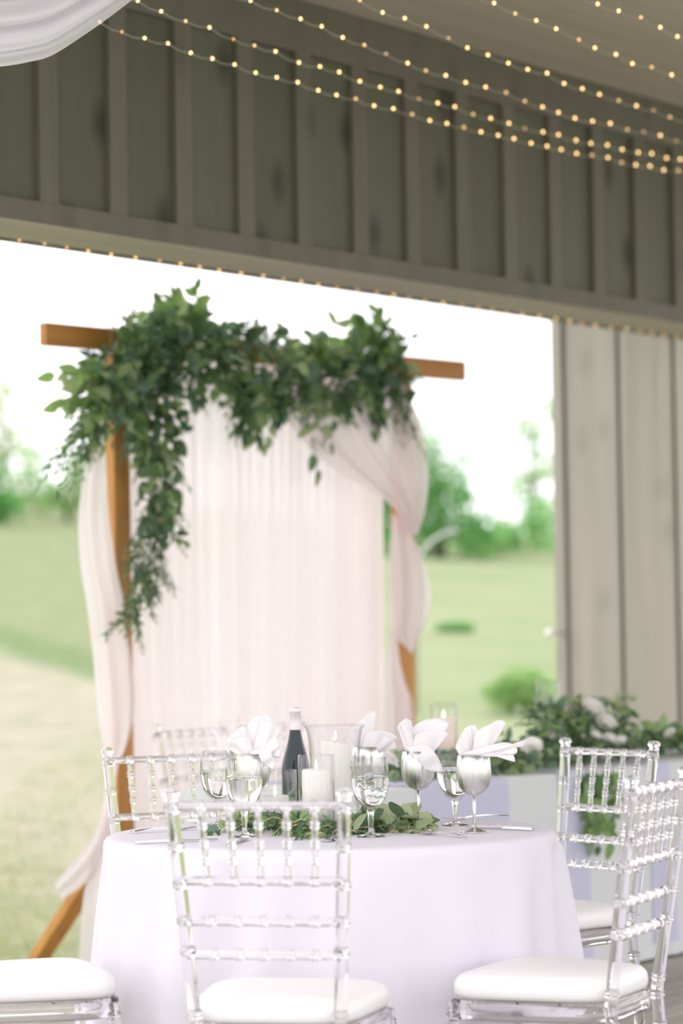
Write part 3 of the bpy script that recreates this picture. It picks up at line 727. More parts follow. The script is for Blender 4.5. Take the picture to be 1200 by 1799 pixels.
def make_chair(label, loc, rz):
    t = thing('chiavari_chair', label, 'chair', loc, rz, None)
    ac = M['acrylic']
    # cushion: rounded trapezoid pad
    def outline(k, n=40):
        a = 2 * PI * k / n; c, s_ = math.cos(a), math.sin(a); e = 2 / 5.0
        x = abs(c) ** e * (1 if c > 0 else -1); y = abs(s_) ** e * (1 if s_ > 0 else -1)
        return x * (0.208 + 0.02 * y), y * 0.205
    n_ = 40; mb = MB(); v, f = [], []
    rings = [(0.90, 0.400), (0.985, 0.404), (1.0, 0.414), (1.005, 0.427), (0.99, 0.442), (0.94, 0.454), (0.82, 0.462), (0.6, 0.468), (0.3, 0.471)]
    for q, z in rings:
        for k_ in range(n_):
            x, y = outline(k_, n_); v.append((x * q, y * q + 0.005, z))
    for i in range(len(rings) - 1):
        for k_ in range(n_): f.append((i * n_ + k_, i * n_ + (k_ + 1) % n_, (i + 1) * n_ + (k_ + 1) % n_, (i + 1) * n_ + k_))
    f.append(tuple(range(n_))[::-1]); f.append(tuple((len(rings) - 1) * n_ + k_ for k_ in range(n_)))
    obj('seat_cushion', mb.add(v, f), M['cushion'], t)
    # clear seat slab under the cushion
    fb = MB(); v = []; f = []
    for q, z in ((1.0, 0.352), (1.03, 0.357), (1.03, 0.395), (1.0, 0.400)):
        for k_ in range(n_):
            x, y = outline(k_, n_); v.append((x * q, y * q + 0.005, z))
    for i in range(3):
        for k_ in range(n_): f.append((i * n_ + k_, i * n_ + (k_ + 1) % n_, (i + 1) * n_ + (k_ + 1) % n_, (i + 1) * n_ + k_))
    # open ring: inner wall
    o4 = len(v)
    for z in (0.352, 0.400):
        for k_ in range(n_):
            x, y = outline(k_, n_); v.append((x * 0.9, y * 0.9 + 0.005, z))
    for k_ in range(n_):
        k2 = (k_ + 1) % n_
        f.append((o4 + k2, o4 + k_, o4 + n_ + k_, o4 + n_ + k2)); f.append((k_, o4 + k_, o4 + k2, k2)[::-1][::-1]); f.append((3 * n_ + k_, 3 * n_ + k2, o4 + n_ + k2, o4 + n_ + k_))
    obj('seat_frame', fb.add(v, f), ac, t)
    # posts: slant back above the seat, splay outwards to the top
    def post_x(z): return 0.168 + 0.032 * max(0, (z - 0.38)) / 0.52
    def post_y(z): return -0.200 - (0.075 * max(0, (z - 0.38)) / 0.52 if z > 0.38 else -0.035 * (z - 0.38) / 0.38 * -1 * -1)
    for sx_ in (-1, 1):
        low = Vector((sx_ * 0.172, -0.232, 0.0)); mid = Vector((sx_ * 0.168, -0.203, 0.395)); top = Vector((sx_ * post_x(CH), post_y(CH), CH))
        mbp = bamboo(low, mid, 0.0155, (0.42, 0.78, 0.97)); mbp2 = bamboo(mid - Vector((0, 0, 0.001)), top, 0.0155, (0.06, 0.34, 0.475, 0.635, 0.80, 0.965))
        mbp.add(mbp2.v, mbp2.f)
        po = obj('back_post', mbp, ac, t)
        obj('finial', MB().lathe([(0.010, -0.002), (0.0165, 0.002), (0.0125, 0.007), (0.0185, 0.014), (0.0195, 0.020), (0.014, 0.027), (0, 0.030)], 14, top), ac, po)
        fr = Vector((sx_ * 0.205, 0.185, 0.39)); fl_ = Vector((sx_ * 0.212, 0.205, 0.0))
        obj('leg', bamboo(fl_, fr, 0.0155, (0.35, 0.62, 0.92), taper=(0.8, 1.0)), ac, t)
        for z in (0.155, 0.245):
            obj('stretcher', bamboo((sx_ * 0.171, -0.222, z), (sx_ * 0.209, 0.195, z), 0.0095, (0.25, 0.5, 0.75)), ac, t)
    obj('stretcher', bamboo((-0.209, 0.197, 0.2), (0.209, 0.197, 0.2), 0.0095, (0.2, 0.4, 0.6, 0.8)), ac, t)
    obj('stretcher', bamboo((-0.171, -0.218, 0.2), (0.171, -0.218, 0.2), 0.0095, (0.25, 0.5, 0.75)), ac, t)
    fr5 = [0.17 + 0.165 * k_ for k_ in range(5)]
    for nm, z in (('top_rail', 0.904), ('back_rail', 0.733), ('back_rail', 0.640), ('back_rail', 0.563)):
        x = post_x(z)
        obj(nm, bamboo((-x, post_y(z), z), (x, post_y(z), z), 0.0105, fr5), ac, t)
    for k_ in range(5):
        xa, xb = -1 + 2 * fr5[k_], -1 + 2 * fr5[k_]
        obj('spindle', bamboo((xa * post_x(0.733), post_y(0.733), 0.738), (xb * post_x(0.904), post_y(0.904), 0.899), 0.0075, (0.27, 0.5, 0.76), taper=(0.95, 1.05)), ac, t)
    return t
def face(fx, fy): return math.atan2(-fx, fy)
G1 = 'clear chiavari chairs around the round table'
def seat_at(x, y, fx, fy): return (x, y, 0), face(fx, fy)
l0, r0 = seat_at(-0.145, 6.72, 0.20, 0.98)
chair = make_chair('clear acrylic chiavari chair nearest the camera, its back before the round table', l0, r0); chair['group'] = G1
for (x, y, fx, fy, lab) in [
    (0.508, 7.03, -0.905, 0.425, 'clear acrylic chiavari chair at the right front of the table, cushion in full view'),
    (0.585, 8.56, -0.80, -0.60, 'clear acrylic chiavari chair behind the round table on the right, before the head table'),
    (-0.437, 8.50, 0.36, -0.93, 'clear acrylic chiavari chair behind the round table on the left, before the curtain'),
    (-0.818, 7.18, 0.95, 0.30, 'chair at the left edge, only its white cushion and clear frame showing')]:
    l1, r1 = seat_at(x, y, fx, fy); dup(chair, l1, r1, lab, G1)
G2 = 'clear chairs behind the head table'
for px, lab in ((452, 'clear chair faint against the curtain, left of the wine bottle'), (596, 'clear chair faint against the curtain, right of the wine bottle')):
    tq = (P(px, 1270, 39564 / (4200 - px)) - O).dot(D)
    c_ = HP(tq + 0.05, -0.10, 0); dup(chair, (c_.x, c_.y, 0), face(N.x, N.y), lab, G2)

# ------------------------------------------------------------------ round table and cloth
TC = onz(580, 1461, 0.75); TZ = 0.75; TR = 0.605
rt = thing('round_table', 'round guest table hidden under the floor-length white cloth', 'table', (TC.x, TC.y, 0))
obj('table_top', MB().lathe([(0, 0.715), (0.59, 0.715), (0.595, 0.72), (0.595, 0.742), (0.59, 0.745), (0, 0.745)], 48), M['cedar'], rt)
for a in range(4):
    c, s_ = math.cos(a * PI / 2 + .6), math.sin(a * PI / 2 + .6)
    obj('leg', MB().tube([(0.42 * c, 0.42 * s_, 0.715), (0.44 * c, 0.44 * s_, 0.0)], 0.02, 8), M['metalgrey'], rt)
fold = [(rng.random() * 6.28, 0.5 + rng.random()) for _ in range(8)]
def wave(a):
    w = 0.0
    for k_, (p_, am) in zip((9, 11, 13, 14, 17, 5, 21, 7), fold): w += am * math.sin(k_ * a + p_)
    return w / 3.2
mb = MB(); seg = 360; rows = []
prof = [(0.0, 0.0), (0.3, 0.0), (0.5, 0.0), (0.57, 0.0), (0.594, -0.0012), (0.604, -0.006), (0.610, -0.014), (0.6125, -0.028)]
zs = [0.05, 0.08, 0.12, 0.17, 0.23, 0.30, 0.37, 0.44, 0.52, 0.60, 0.68, 0.735, 0.748]
v = [(0, 0, TZ)]; f = []
for r_, dz in prof[1:]:
    for k_ in range(seg): a = 2 * PI * k_ / seg; v.append((r_ * math.cos(a), r_ * math.sin(a), TZ + dz))
for dz in zs:
    q = dz / 0.75
    for k_ in range(seg):
        a = 2 * PI * k_ / seg
        w = wave(a + 0.1 * q)
        da = (a - math.radians(-53) + PI) % (2 * PI) - PI
        g_ = 1 - 0.75 * math.exp(-(da / 0.38) ** 2)      # the cloth hangs flatter where the right front chair is pushed in
        r_ = 0.6125 + 0.062 * g_ * q ** 0.9 + 0.05 * (0.35 + 0.65 * g_) * (q ** 0.6) * (w if w < 0.3 else 0.3 + (w - 0.3) * 0.8)
        v.append((r_ * math.cos(a), r_ * math.sin(a), TZ - dz))
for k_ in range(seg): f.append((0, 1 + k_, 1 + (k_ + 1) % seg))
nr = len(prof) - 1 + len(zs)
for i in range(nr - 1):
    for k_ in range(seg): k2 = (k_ + 1) % seg; f.append((1 + i * seg + k_, 1 + (i + 1) * seg + k_, 1 + (i + 1) * seg + k2, 1 + i * seg + k2))
tcl = obj('tablecloth', mb.add(v, f), M['linen'], None, loc=(TC.x, TC.y, 0.0))
tag(tcl, 'white floor-length tablecloth falling in folds over the round table', 'tablecloth')

# ------------------------------------------------------------------ table setting
def at(px, py): return onz(px, py, TZ + 0.001)
# steel goblets
def goblet(px, py, label, sc_=1.0):
    p = at(px, py); t = thing('steel_goblet', label, 'goblet', p, random.random(), 'steel goblets on the round table')
    bowl = [(0.0, 0.098), (0.012, 0.0985), (0.026, 0.105), (0.039, 0.120), (0.0455, 0.140), (0.0475, 0.158), (0.0460, 0.180), (0.0425, 0.2045), (0.0412, 0.2050), (0.0446, 0.180), (0.0460, 0.158), (0.044, 0.140), (0.0375, 0.122), (0.025, 0.108), (0, 0.101)]
    obj('bowl', MB().lathe(bowl, 40), M['steel'], t)
    obj('stem', MB().lathe([(0, 0.004), (0.0042, 0.004), (0.0042, 0.099), (0, 0.099)], 14), M['steel'], t)
    obj('foot', MB().lathe([(0, 0), (0.038, 0), (0.0385, 0.0015), (0.03, 0.004), (0.014, 0.009), (0.006, 0.016), (0.0042, 0.024), (0, 0.024)], 32), M['steel'], t)
    return p
def napkin(p, patches, label):
    """Folded cloth corners standing in a goblet; every patch is four corners (x, depth, height) about the goblet's rim centre."""
    mb = MB()
    for (a, b, c, d, bul) in patches:
        a, b, c, d = (Vector((q[0], q[1], q[2])) for q in (a, b, c, d))
        nrm = (b - a).cross(c - a).normalized()
        def fn(u, v_):
            uu = u * (1 - 0.16 * abs(2 * v_ - 1) ** 3)
            q = (a * (1 - v_) + b * v_) * (1 - uu) + (d * (1 - v_) + c * v_) * uu
            q = q + nrm * (bul * math.sin(PI * v_) * (0.35 + 0.65 * u) + 0.006 * u * math.sin(v_ * 11 + u * 4))
            q.z -= 0.010 * (u ** 3) * abs(v_ - 0.5)
            return q + Vector((0, 0, 0.205))
        mb.grid(fn, 10, 12)
    o = obj('napkin', mb, M['napkin'], None, loc=p, solid=0.0018)
    return tag(o, label, 'napkin', 'white napkins in the steel goblets')
gR = goblet(834, 1462, 'brushed steel goblet farthest right on the round table')
napkin(gR, [((-.028, .0, -.03), (.005, .01, -.02), (-.006, .02, .095), (-.050, .0, .035), .012),
            ((-.03, .012, -.02), (.015, .015, -.02), (.012, .025, .092), (-.035, .02, .062), -.012),
            ((-.01, -.005, -.03), (.03, .01, -.02), (.098, .02, .104), (.008, .0, .076), .014),
            ((.0, -.012, -.02), (.032, -.006, .0), (.180, -.02, .064), (.092, -.022, .026), .016),
            ((-.035, -.022, .004), (.01, -.028, .0), (.126, -.045, .008), (.095, -.03, .044), .012),
            ((-.03, -.03, .004), (.03, -.034, .0), (.122, -.05, -.010), (.07, -.04, .024), .006)],
       'white napkin with one long pointed tail in the farthest right goblet')
gM = goblet(736, 1450, 'brushed steel goblet second from the right, leaf garland at its foot')
napkin(gM, [((-.03, .0, -.02), (.0, .02, -.02), (-.02, .02, .095), (-.058, .0, .085), .014),
            ((-.034, -.012, .0), (-.005, -.02, -.01), (-.02, -.01, .080), (-.056, -.01, .075), .012),
            ((-.02, .012, -.02), (.03, .01, -.02), (.100, .01, .092), (-.012, .02, .085), -.010),
            ((-.02, -.022, -.02), (.03, -.02, -.02), (.098, -.02, .06), (-.01, -.01, .06), .012),
            ((-.032, -.033, .012), (.005, -.042, -.05), (.078, -.05, -.058), (.03, -.03, .03), .014)],
       'white napkin folding over the rim of the goblet second from the right')
gL = goblet(446, 1455, 'brushed steel goblet on the left, behind a clear water glass')
napkin(gL, [((-.03, .0, -.02), (.0, .02, -.02), (-.02, .02, .09), (-.078, .0, .045), .014),
            ((-.03, -.02, -.01), (.01, -.025, -.02), (-.01, -.02, .06), (-.080, -.02, .028), .012),
            ((-.02, .012, -.02), (.03, .01, -.02), (.062, .02, .115), (-.015, .02, .10), .012),
            ((-.01, -.02, -.02), (.034, -.01, -.02), (.086, -.02, .075), (.03, -.01, .108), .014),
            ((.0, -.032, .0), (.034, -.02, -.01), (.082, -.04, .0), (.07, -.03, .06), .010),
            ((-.01, -.035, .006), (.03, -.035, -.03), (.066, -.045, -.04), (.055, -.03, .03), .010)],
       'white napkin fanned upward in the left goblet')
gB = goblet(648, 1437, 'brushed steel goblet at the back of the table, behind the flared vase')
napkin(gB, [((-.03, .0, -.02), (.01, .01, -.02), (.0, .02, .075), (-.055, .0, .055), .012),
            ((-.03, -.01, .0), (.01, .0, -.01), (.030, .0, .120), (-.035, .0, .068), .008),
            ((-.02, -.02, -.01), (.03, -.02, -.02), (.098, -.02, .035), (.0, -.02, .055), .014),
            ((-.01, -.03, -.01), (.03, -.02, -.02), (.09, -.03, .004), (.05, -.03, .045), .010)],
       'white napkin with a thin upright tip behind the flared vase')

# water goblets
def water_glass(px, py, label, ice=0):
    p = at(px, py); t = thing('water_goblet', label, 'glass', p, 0, 'clear water goblets on the round table')
    outer = [(0, 0), (0.036, 0), (0.0375, 0.0018), (0.030, 0.004), (0.012, 0.0085), (0.0075, 0.016), (0.0065, 0.030), (0.0085, 0.045), (0.0075, 0.055), (0.0115, 0.068), (0.026, 0.080), (0.040, 0.100), (0.0485, 0.128), (0.0505, 0.150), (0.0490, 0.178), (0.0440, 0.2095)]
    inner = [(0.0428, 0.2098), (0.0474, 0.178), (0.0488, 0.150), (0.0468, 0.128), (0.0382, 0.102), (0.024, 0.0835), (0.008, 0.0755), (0, 0.075)]
    obj('bowl', MB().lathe([(0.0085, 0.0655)] + outer[9:] + inner, 40), M['glass'], t)
    obj('stem', MB().lathe(outer[:9] + [(0.0095, 0.064), (0.0115, 0.0685), (0.0085, 0.0735), (0, 0.0742)], 28), M['solidglass'], t)
    wl_ = 0.158
    obj('water', MB().lathe([(0, 0.0747), (0.0082, 0.0752), (0.0244, 0.083), (0.0386, 0.1015), (0.0472, 0.128), (0.0492, 0.150), (0.0489, wl_), (0, wl_)], 40), M['water'], t)
    for k_ in range(ice):
        mb = MB(); a = k_ * 2.3; c = Vector((0.02 * math.cos(a), 0.02 * math.sin(a), 0.118 + 0.018 * (k_ % 3)))
        q = Matrix.Rotation(a * 1.7, 3, (0.3, 0.8, 0.5)); 
        mb.box((-0.011, -0.011, -0.011), (0.011, 0.011, 0.011)); mb.v = [tuple(c + q @ Vector(w)) for w in mb.v]
        obj('ice_cube', mb, M['ice'], t, False, bevel=0.003)
water_glass(652, 1470, 'iced water goblet at the front of the table, right of the candles', 4)
water_glass(800, 1450, 'water goblet between the two right steel goblets')
water_glass(430, 1470, 'water goblet in front of the left steel goblet')
water_glass(384, 1451, 'clear water goblet farthest left on the round table')

# wine bottle
p = at(521, 1437); t = thing('wine_bottle', 'dark wine bottle with pale foil capsule on the round table', 'bottle', p)
obj('glass_body', MB().lathe([(0, 0.004), (0.02, 0.002), (0.037, 0), (0.0405, 0.004), (0.0410, 0.02), (0.0410, 0.135), (0.0395, 0.155), (0.0345, 0.178), (0.027, 0.203), (0.0205, 0.228), (0.0168, 0.250), (0.0155, 0.262), (0, 0.262)], 36), M['bottle'], t)
obj('foil_capsule', MB().lathe([(0.0163, 0.254), (0.0160, 0.275), (0.0155, 0.304), (0.0172, 0.306), (0.0174, 0.313), (0.0160, 0.3145), (0.0160, 0.3175), (0.0145, 0.319), (0, 0.319)], 30), M['foil'], t)

# candles and vases
def flame_kids(t, z, big=1.0):
    obj('wick', MB().tube([(0, 0, z - 0.003), (0.001, 0, z + 0.006), (0.003, 0, z + 0.011)], 0.0009, 6), M['wick'], t)
    obj('flame', MB().lathe([(0, z + 0.005), (0.0028 * big, z + 0.009), (0.0042 * big, z + 0.015), (0.0034 * big, z + 0.022), (0.0016 * big, z + 0.030 * big), (0, z + 0.036 * big)], 12), M['flame'], t)
def candle(p, r, h, label, mat='wax', cat='candle', worn=False):
    t = thing('pillar_candle' if h > 0.06 else 'floating_candle', label, cat, p)
    prof = [(0, 0), (r - 0.002, 0), (r, 0.003), (r, h - 0.006), (r - 0.003, h), (r - 0.010, h - 0.001), (r - 0.016, h - 0.006), (0, h - 0.008)]
    mb = MB().lathe(prof, 36)
    if worn: mb.v = [(x, y, z + (0.006 * (-x / r) - 0.004 if z > h * 0.8 else 0)) for x, y, z in mb.v]
    obj('wax_body', mb, M[mat], t)
    flame_kids(t, h - 0.008)
    return t
def vase(p, prof, thick, label, name='cylinder_vase', group=None):
    """Open glass vessel: outer profile from the bottom up, inner wall offset by its thickness."""
    inner = [(max(0, r - thick), max(z, 0.008)) for r, z in prof][::-1]
    pr = [(0, 0)] + prof + [(prof[-1][0] - thick * 0.5, prof[-1][1] + thick * 0.5)] + inner + [(0, 0.008)]
    o = obj(name, MB().lathe(pr, 44), M['glass'], None, loc=p)
    return tag(o, label, 'vase', group)
p = at(590, 1446)
vase(p, [(0.060, 0), (0.066, 0.003), (0.0675, 0.05), (0.069, 0.12), (0.070, 0.17), (0.0715, 0.21), (0.0745, 0.24), (0.079, 0.262), (0.0845, 0.274)], 0.0022, 'large clear vase with a flared rim round a tall candle', 'hurricane_vase')
candle(p + Vector((0.002, 0, 0.0085)), 0.041, 0.225, 'tall ivory pillar candle burning inside the flared vase', worn=True)
p = at(557, 1458)
vase(p, [(0.046, 0), (0.0495, 0.003), (0.0495, 0.10), (0.0495, 0.204)], 0.002, 'straight clear cylinder vase in the middle of the round table')
candle(p + Vector((0, 0, 0.0085)), 0.039, 0.157, 'short ivory pillar candle burning in the straight cylinder vase')
p = at(485, 1452)
vase(p, [(0.055, 0), (0.0605, 0.003), (0.0605, 0.08), (0.0605, 0.155)], 0.002, 'low wide clear vase left of the cylinder vase')
candle(p + Vector((-0.002, 0, 0.0085)), 0.039, 0.078, 'squat ivory candle burning low in the wide vase')

# cutlery: handle end at the first point, working end at the second
def cutlery(kind, a, b, label):
    a, b = at(*a), at(*b); d = (b - a); d.z = 0; ang = math.atan2(-d.x, d.y); L_ = 0.205 if kind != 'knife' else 0.225
    mb = MB()
    def bar(prof):    # (y, half width, z mid, half thickness)
        v, f = [], []
        for y, hw, z, ht in prof: v += [(-hw, y, z - ht * .5), (hw, y, z - ht * .5), (hw * .8, y, z + ht), (-hw * .8, y, z + ht)]
        for i in range(len(prof) - 1):
            for k_ in range(4): f.append((i * 4 + k_, i * 4 + (k_ + 1) % 4, i * 4 + 4 + (k_ + 1) % 4, i * 4 + 4 + k_))
        f.append((3, 2, 1, 0)); e = (len(prof) - 1) * 4; f.append((e, e + 1, e + 2, e + 3)); mb.add(v, f)
    if kind == 'knife':
        bar([(0, .006, .003, .002), (.004, .0085, .003, .003), (.05, .0075, .0035, .003), (.095, .0055, .004, .003), (.10, .008, .004, .0012), (.15, .0095, .004, .001), (.20, .009, .0035, .001), (.22, .005, .003, .0008), (.225, .001, .003, .0005)])
    else:
        bar([(0, .006, .004, .0015), (.005, .0095, .0045, .0016), (.03, .0075, .007, .0016), (.07, .0045, .009, .0018), (.115, .0032, .007, .002), (.135, .005, .0045, .0016), (.145, .009, .003, .0014)] + ([(.165, .0125, .002, .001)] if kind == 'fork' else []))
        if kind == 'fork':
            for k_ in range(4):
                x = -0.0096 + 0.0064 * k_
                v0 = len(mb.v); mb.obox((x - .0014, .163, .0015), (.0028, 0, 0), (0, .042, .004), (0, 0, .0015))
        else:
            mb.lathe([(0, -0.002), (0.012, 0.0), (0.019, 0.003), (0.020, 0.0045), (0.0185, 0.0045), (0.011, 0.0015), (0, 0.0)], 24, (0, 0.162, 0.003))
            mb.v = [(x, .162 + (y - .162) * 1.35 if z < .0081 and y > .1415 and len(mb.v) else y, z) for x, y, z in mb.v]
    o = obj(kind, mb, M['cutlery'], None, smooth=(kind == 'spoon'), loc=(a.x, a.y, TZ + 0.0015)); o.rotation_euler = (0, 0, ang)
    tag(o, label, kind)
cutlery('knife', (937, 1459), (822, 1454), 'steel knife lying nearest the right rim of the table')
cutlery('fork', (895, 1436), (800, 1440), 'steel fork at the back right, behind the rightmost goblet')
cutlery('spoon', (818, 1472), (700, 1462), 'steel spoon lying before the second steel goblet from the right')
cutlery('fork', (764, 1462), (690, 1456), 'steel fork tucked under the sage leaves on the right')
cutlery('fork', (231, 1464), (370, 1455), 'steel fork at the left rim, farther of the two pieces')
cutlery('knife', (237, 1482), (390, 1476), 'steel knife at the left rim, nearer of the two pieces')
cutlery('fork', (334, 1444), (400, 1460), 'steel fork lying far left by the leftmost water goblet')
cutlery('knife', (400, 1487), (470, 1462), 'steel knife pointing into the leaf garland, left of the nearest chair')
cutlery('spoon', (575, 1480), (610, 1466), 'steel spoon lying in front of the cylinder vase')

# table garland
lv, st = [], []
def garland_sprigs(specs):
    for (px, py, sx_, sy_, zlo, zhi, nn, kind, size, nl, pal, L_) in specs:
        for _ in range(nn):
            g1, g2 = rng.standard_normal(2) * 0.6
            b_ = at(px + g1 * sx_, py + g2 * sy_); b_.z += zlo + (zhi - zlo) * rng.random()
            a = rng.random() * 2 * PI
            sprig(lv, st, b_, Vector((math.cos(a), math.sin(a) * 0.7 - 0.2, 0.35 + 0.5 * rng.random())), L_, nl, size, kind, pal, 0.75, 0.9, Vector((0, -0.6, 0.7)))
R_, S_ = [0, 1, 1, 2], [3, 5, 5, 4]
garland_sprigs([(470, 1458, 34, 8, .0, .035, 26, 'narrow', 0.036, 9, R_, 0.075), (520, 1462, 34, 8, .0, .04, 30, 'narrow', 0.036, 9, R_, 0.075), (565, 1466, 34, 7, .0, .03, 22, 'narrow', 0.034, 9, R_, 0.07),
                (610, 1464, 26, 7, .0, .02, 10, 'narrow', 0.034, 8, R_, 0.07), (445, 1452, 20, 6, .0, .05, 10, 'round', 0.034, 5, [2, 3, 5], 0.06), (500, 1445, 18, 5, .03, .06, 6, 'broad', 0.045, 4, [0, 1, 5], 0.06),
                (640, 1458, 20, 7, .0, .03, 9, 'round', 0.055, 4, [1, 4, 3], 0.08), (685, 1452, 26, 9, .0, .04, 16, 'round', 0.060, 4, S_, 0.07), (715, 1455, 20, 7, .0, .03, 10, 'round', 0.056, 4, S_, 0.06), (735, 1458, 12, 5, .0, .02, 5, 'broad', 0.042, 4, [3, 5, 1], 0.05),
                (690, 1462, 10, 3, .0, .02, 5, 'tiny', 0.012, 14, [2, 3], 0.03), (390, 1462, 22, 5, .0, .01, 4, 'broad', 0.04, 3, [3, 4, 0], 0.05), (660, 1462, 20, 6, .0, .02, 6, 'broad', 0.05, 4, [0, 1, 4], 0.07)])
org = at(560, 1460)
tg_ = thing('table_garland', 'leafy green runner lying round the candles on the round table', 'garland', org)
lv = [(Vector((p_.x, p_.y, max(p_.z, TZ + 0.012))), d, nm, sz, k_, mi) for p_, d, nm, sz, k_, mi in lv]
st = [[Vector((q.x, q.y, max(q.z, TZ + 0.004))) for q in pts] for pts in st]
st.append([at(612, 1468) + Vector((0, 0, .008)), at(628, 1458) + Vector((0, 0, .012)), at(642, 1446) + Vector((0, 0, .02)), at(660, 1436) + Vector((0, 0, .02))])
foliage(tg_, lv, st, 280, org, 0.0016, 'twig')

# ------------------------------------------------------------------ head table
HA = onz(904, 1366, 0.75); HA.z = 0
t0h = (onz(640, 1393, 0.75) - HA).dot(D); t1h = 2.2; HD = 0.76
hrz = RZ
ht = thing('head_table', 'long head table under a grey-white cloth beside the board wall', 'table', (HA.x, HA.y, 0), hrz)
obj('table_top', MB().box((-HD + .01, t0h + .01, 0.715), (-0.01, t1h - .01, 0.744)), M['cedar'], ht, False)
for a in (-HD + .08, -0.08):
    for b in (t0h + .1, t1h - .1): obj('leg', MB().tube([(a, b, 0), (a, b, .715)], .02, 8), M['metalgrey'], ht)
def hcloth(off, ta, tb, front=True, fold_a=0.010, hem=0.012, back=0.25):
    """Cloth strip over the table: rises from the front hem, bends over the edge and runs across the top."""
    prof = [(0.02, hem), (0.015, 0.25), (0.008, 0.5), (0.004, 0.70), (0.001, 0.738), (-0.006, 0.748), (-0.02, 0.7505), (-0.35, 0.7505), (-HD + 0.02, 0.7505), (-HD + .006, 0.748), (-HD - 0.001, 0.738), (-HD - .01, 0.5), (-HD - 0.02, hem)]
    nb = max(6, int((tb - ta) / 0.02)); mb = MB()
    def fn(u, v_):
        i = u * (len(prof) - 1); k_ = min(int(i), len(prof) - 2); f_ = i - k_
        s_ = prof[k_][0] + (prof[k_ + 1][0] - prof[k_][0]) * f_; z = prof[k_][1] + (prof[k_ + 1][1] - prof[k_][1]) * f_
        tt = ta + (tb - ta) * v_; hang = max(0, (0.74 - z) / 0.74)
        w = fold_a * hang * (math.sin(tt * 24) + 0.6 * math.sin(tt * 41 + 1))
        sg = 1 if s_ > -HD / 2 else -1
        return (s_ + sg * (w + off), tt, z + off)
    return mb.grid(fn, 36, nb)
mb = hcloth(0.0, t0h, t1h)
for tt in (t0h, t1h):
    mb.grid(lambda u, v_: (-HD * v_, tt + (-1 if tt == t0h else 1) * (0.002 + 0.03 * (1 - u) * (0.5 + 0.5 * math.sin(v_ * 30))), 0.012 + 0.738 * u), 8, 40)
hc = obj('tablecloth', mb, M['linen2'], None); hc.location = (HA.x, HA.y, 0); hc.rotation_euler = (0, 0, hrz)
tag(hc, 'grey-white floor-length cloth on the long head table', 'tablecloth')
for (xa, xb, lab) in [(745, 904, 'wide lavender runner hanging over the head table, behind the right goblets'), (990, 1040, 'narrow lavender runner hanging behind the back right chair'), (1146, 1184, 'narrow lavender runner nearest the board wall')]:
    ta = (33454 / (4200 - xa) - HA.y) / D.y; tb = (33454 / (4200 - xb) - HA.y) / D.y
    r_ = obj('table_runner', hcloth(0.004, ta, tb, fold_a=0.010, hem=0.06), M['runner'], None); r_.location = (HA.x, HA.y, 0); r_.rotation_euler = (0, 0, hrz)
    tag(r_, lab, 'table runner', 'lavender runners on the head table')
def hat(px, s_):
    """Point on the head table top seen at column px, s_ metres behind its front edge."""
    d = ray(px, 1350); c = HA - N * s_
    q = c.dot(N) / d.dot(N); p_ = d * q; return Vector((p_.x, p_.y, 0.7545))
lv, st = [], []
for (pa, pb, s_, sy_, zh, nn, pal) in [(650, 760, .30, .10, .05, 50, MID), (760, 880, .30, .12, .05, 60, MID), (880, 990, .28, .14, .07, 90, MIX), (945, 1085, .27, .09, .21, 130, MIX), (1060, 1200, .28, .13, .08, 90, MID), (1180, 1290, .28, .13, .07, 50, FRESH)]:
    for _ in range(nn):
        px = pa + (pb - pa) * rng.random(); b_ = hat(px, s_ + rng.standard_normal() * sy_ * 0.6)
        z = zh * rng.random(); b_.z += 0.01 + z
        a = rng.random() * 2 * PI; d = Vector((math.cos(a), math.sin(a), 0.5 + 0.6 * rng.random()))
        k_ = rng.random()
        if k_ < 0.55: sprig(lv, st, b_, d, 0.10, 9, 0.042, 'narrow', pal, 0.5, 0.9, Vector((0, -.6, .7)))
        elif k_ < 0.85: sprig(lv, st, b_, d, 0.10, 5, 0.06, 'broad', pal, 0.5, 0.9, Vector((0, -.6, .7)))
        else: sprig(lv, st, b_, d, 0.10, 5, 0.055, 'round', [4, 4, 3], 0.5, 0.9, Vector((0, -.6, .7)))
for (px, s_, z, size, dx, dz, pal) in [(950, .18, .09, .10, -.3, -.2, [4]), (1180, .24, .08, .10, .2, .5, [2]), (1165, .24, .07, .11, -.2, .6, [2]), (915, .06, .02, .07, -.5, -.8, [2, 3]), (965, .2, .03, .06, -.4, -.6, [2, 1])]:
    b_ = hat(px, s_) + Vector((0, 0, z)); sprig(lv, st, b_, Vector((dx, -.3, dz)), 0.08, 4, size, 'broad', pal, .3, .8, Vector((0, -.9, .4)))
# trailing leaves over the front edge behind the back right chair
for px in (1030, 1045, 1060, 1075):
    for z in (0, .0):
        b_ = hat(px, -0.03) + Vector((0, 0, .0)); sprig(lv, st, b_, Vector((0.1 * rng.standard_normal(), -.15, -1)), 0.22, 8, 0.08, 'broad', [1, 2, 2], .2, .6, Vector((0.6, -1, .2)))
org = hat(900, .28)
hg = thing('head_table_garland', 'long greenery garland with white flowers along the head table', 'garland', org)
lv = [(p_ if (p_ - HA).dot(N) > 0.0 else Vector((p_.x, p_.y, max(p_.z, 0.762))), d, nm, sz, k_, mi) for p_, d, nm, sz, k_, mi in lv]
st = [[q if (q - HA).dot(N) > 0.0 else Vector((q.x, q.y, max(q.z, 0.757))) for q in pts] for pts in st]
foliage(hg, lv, st, 290, org)
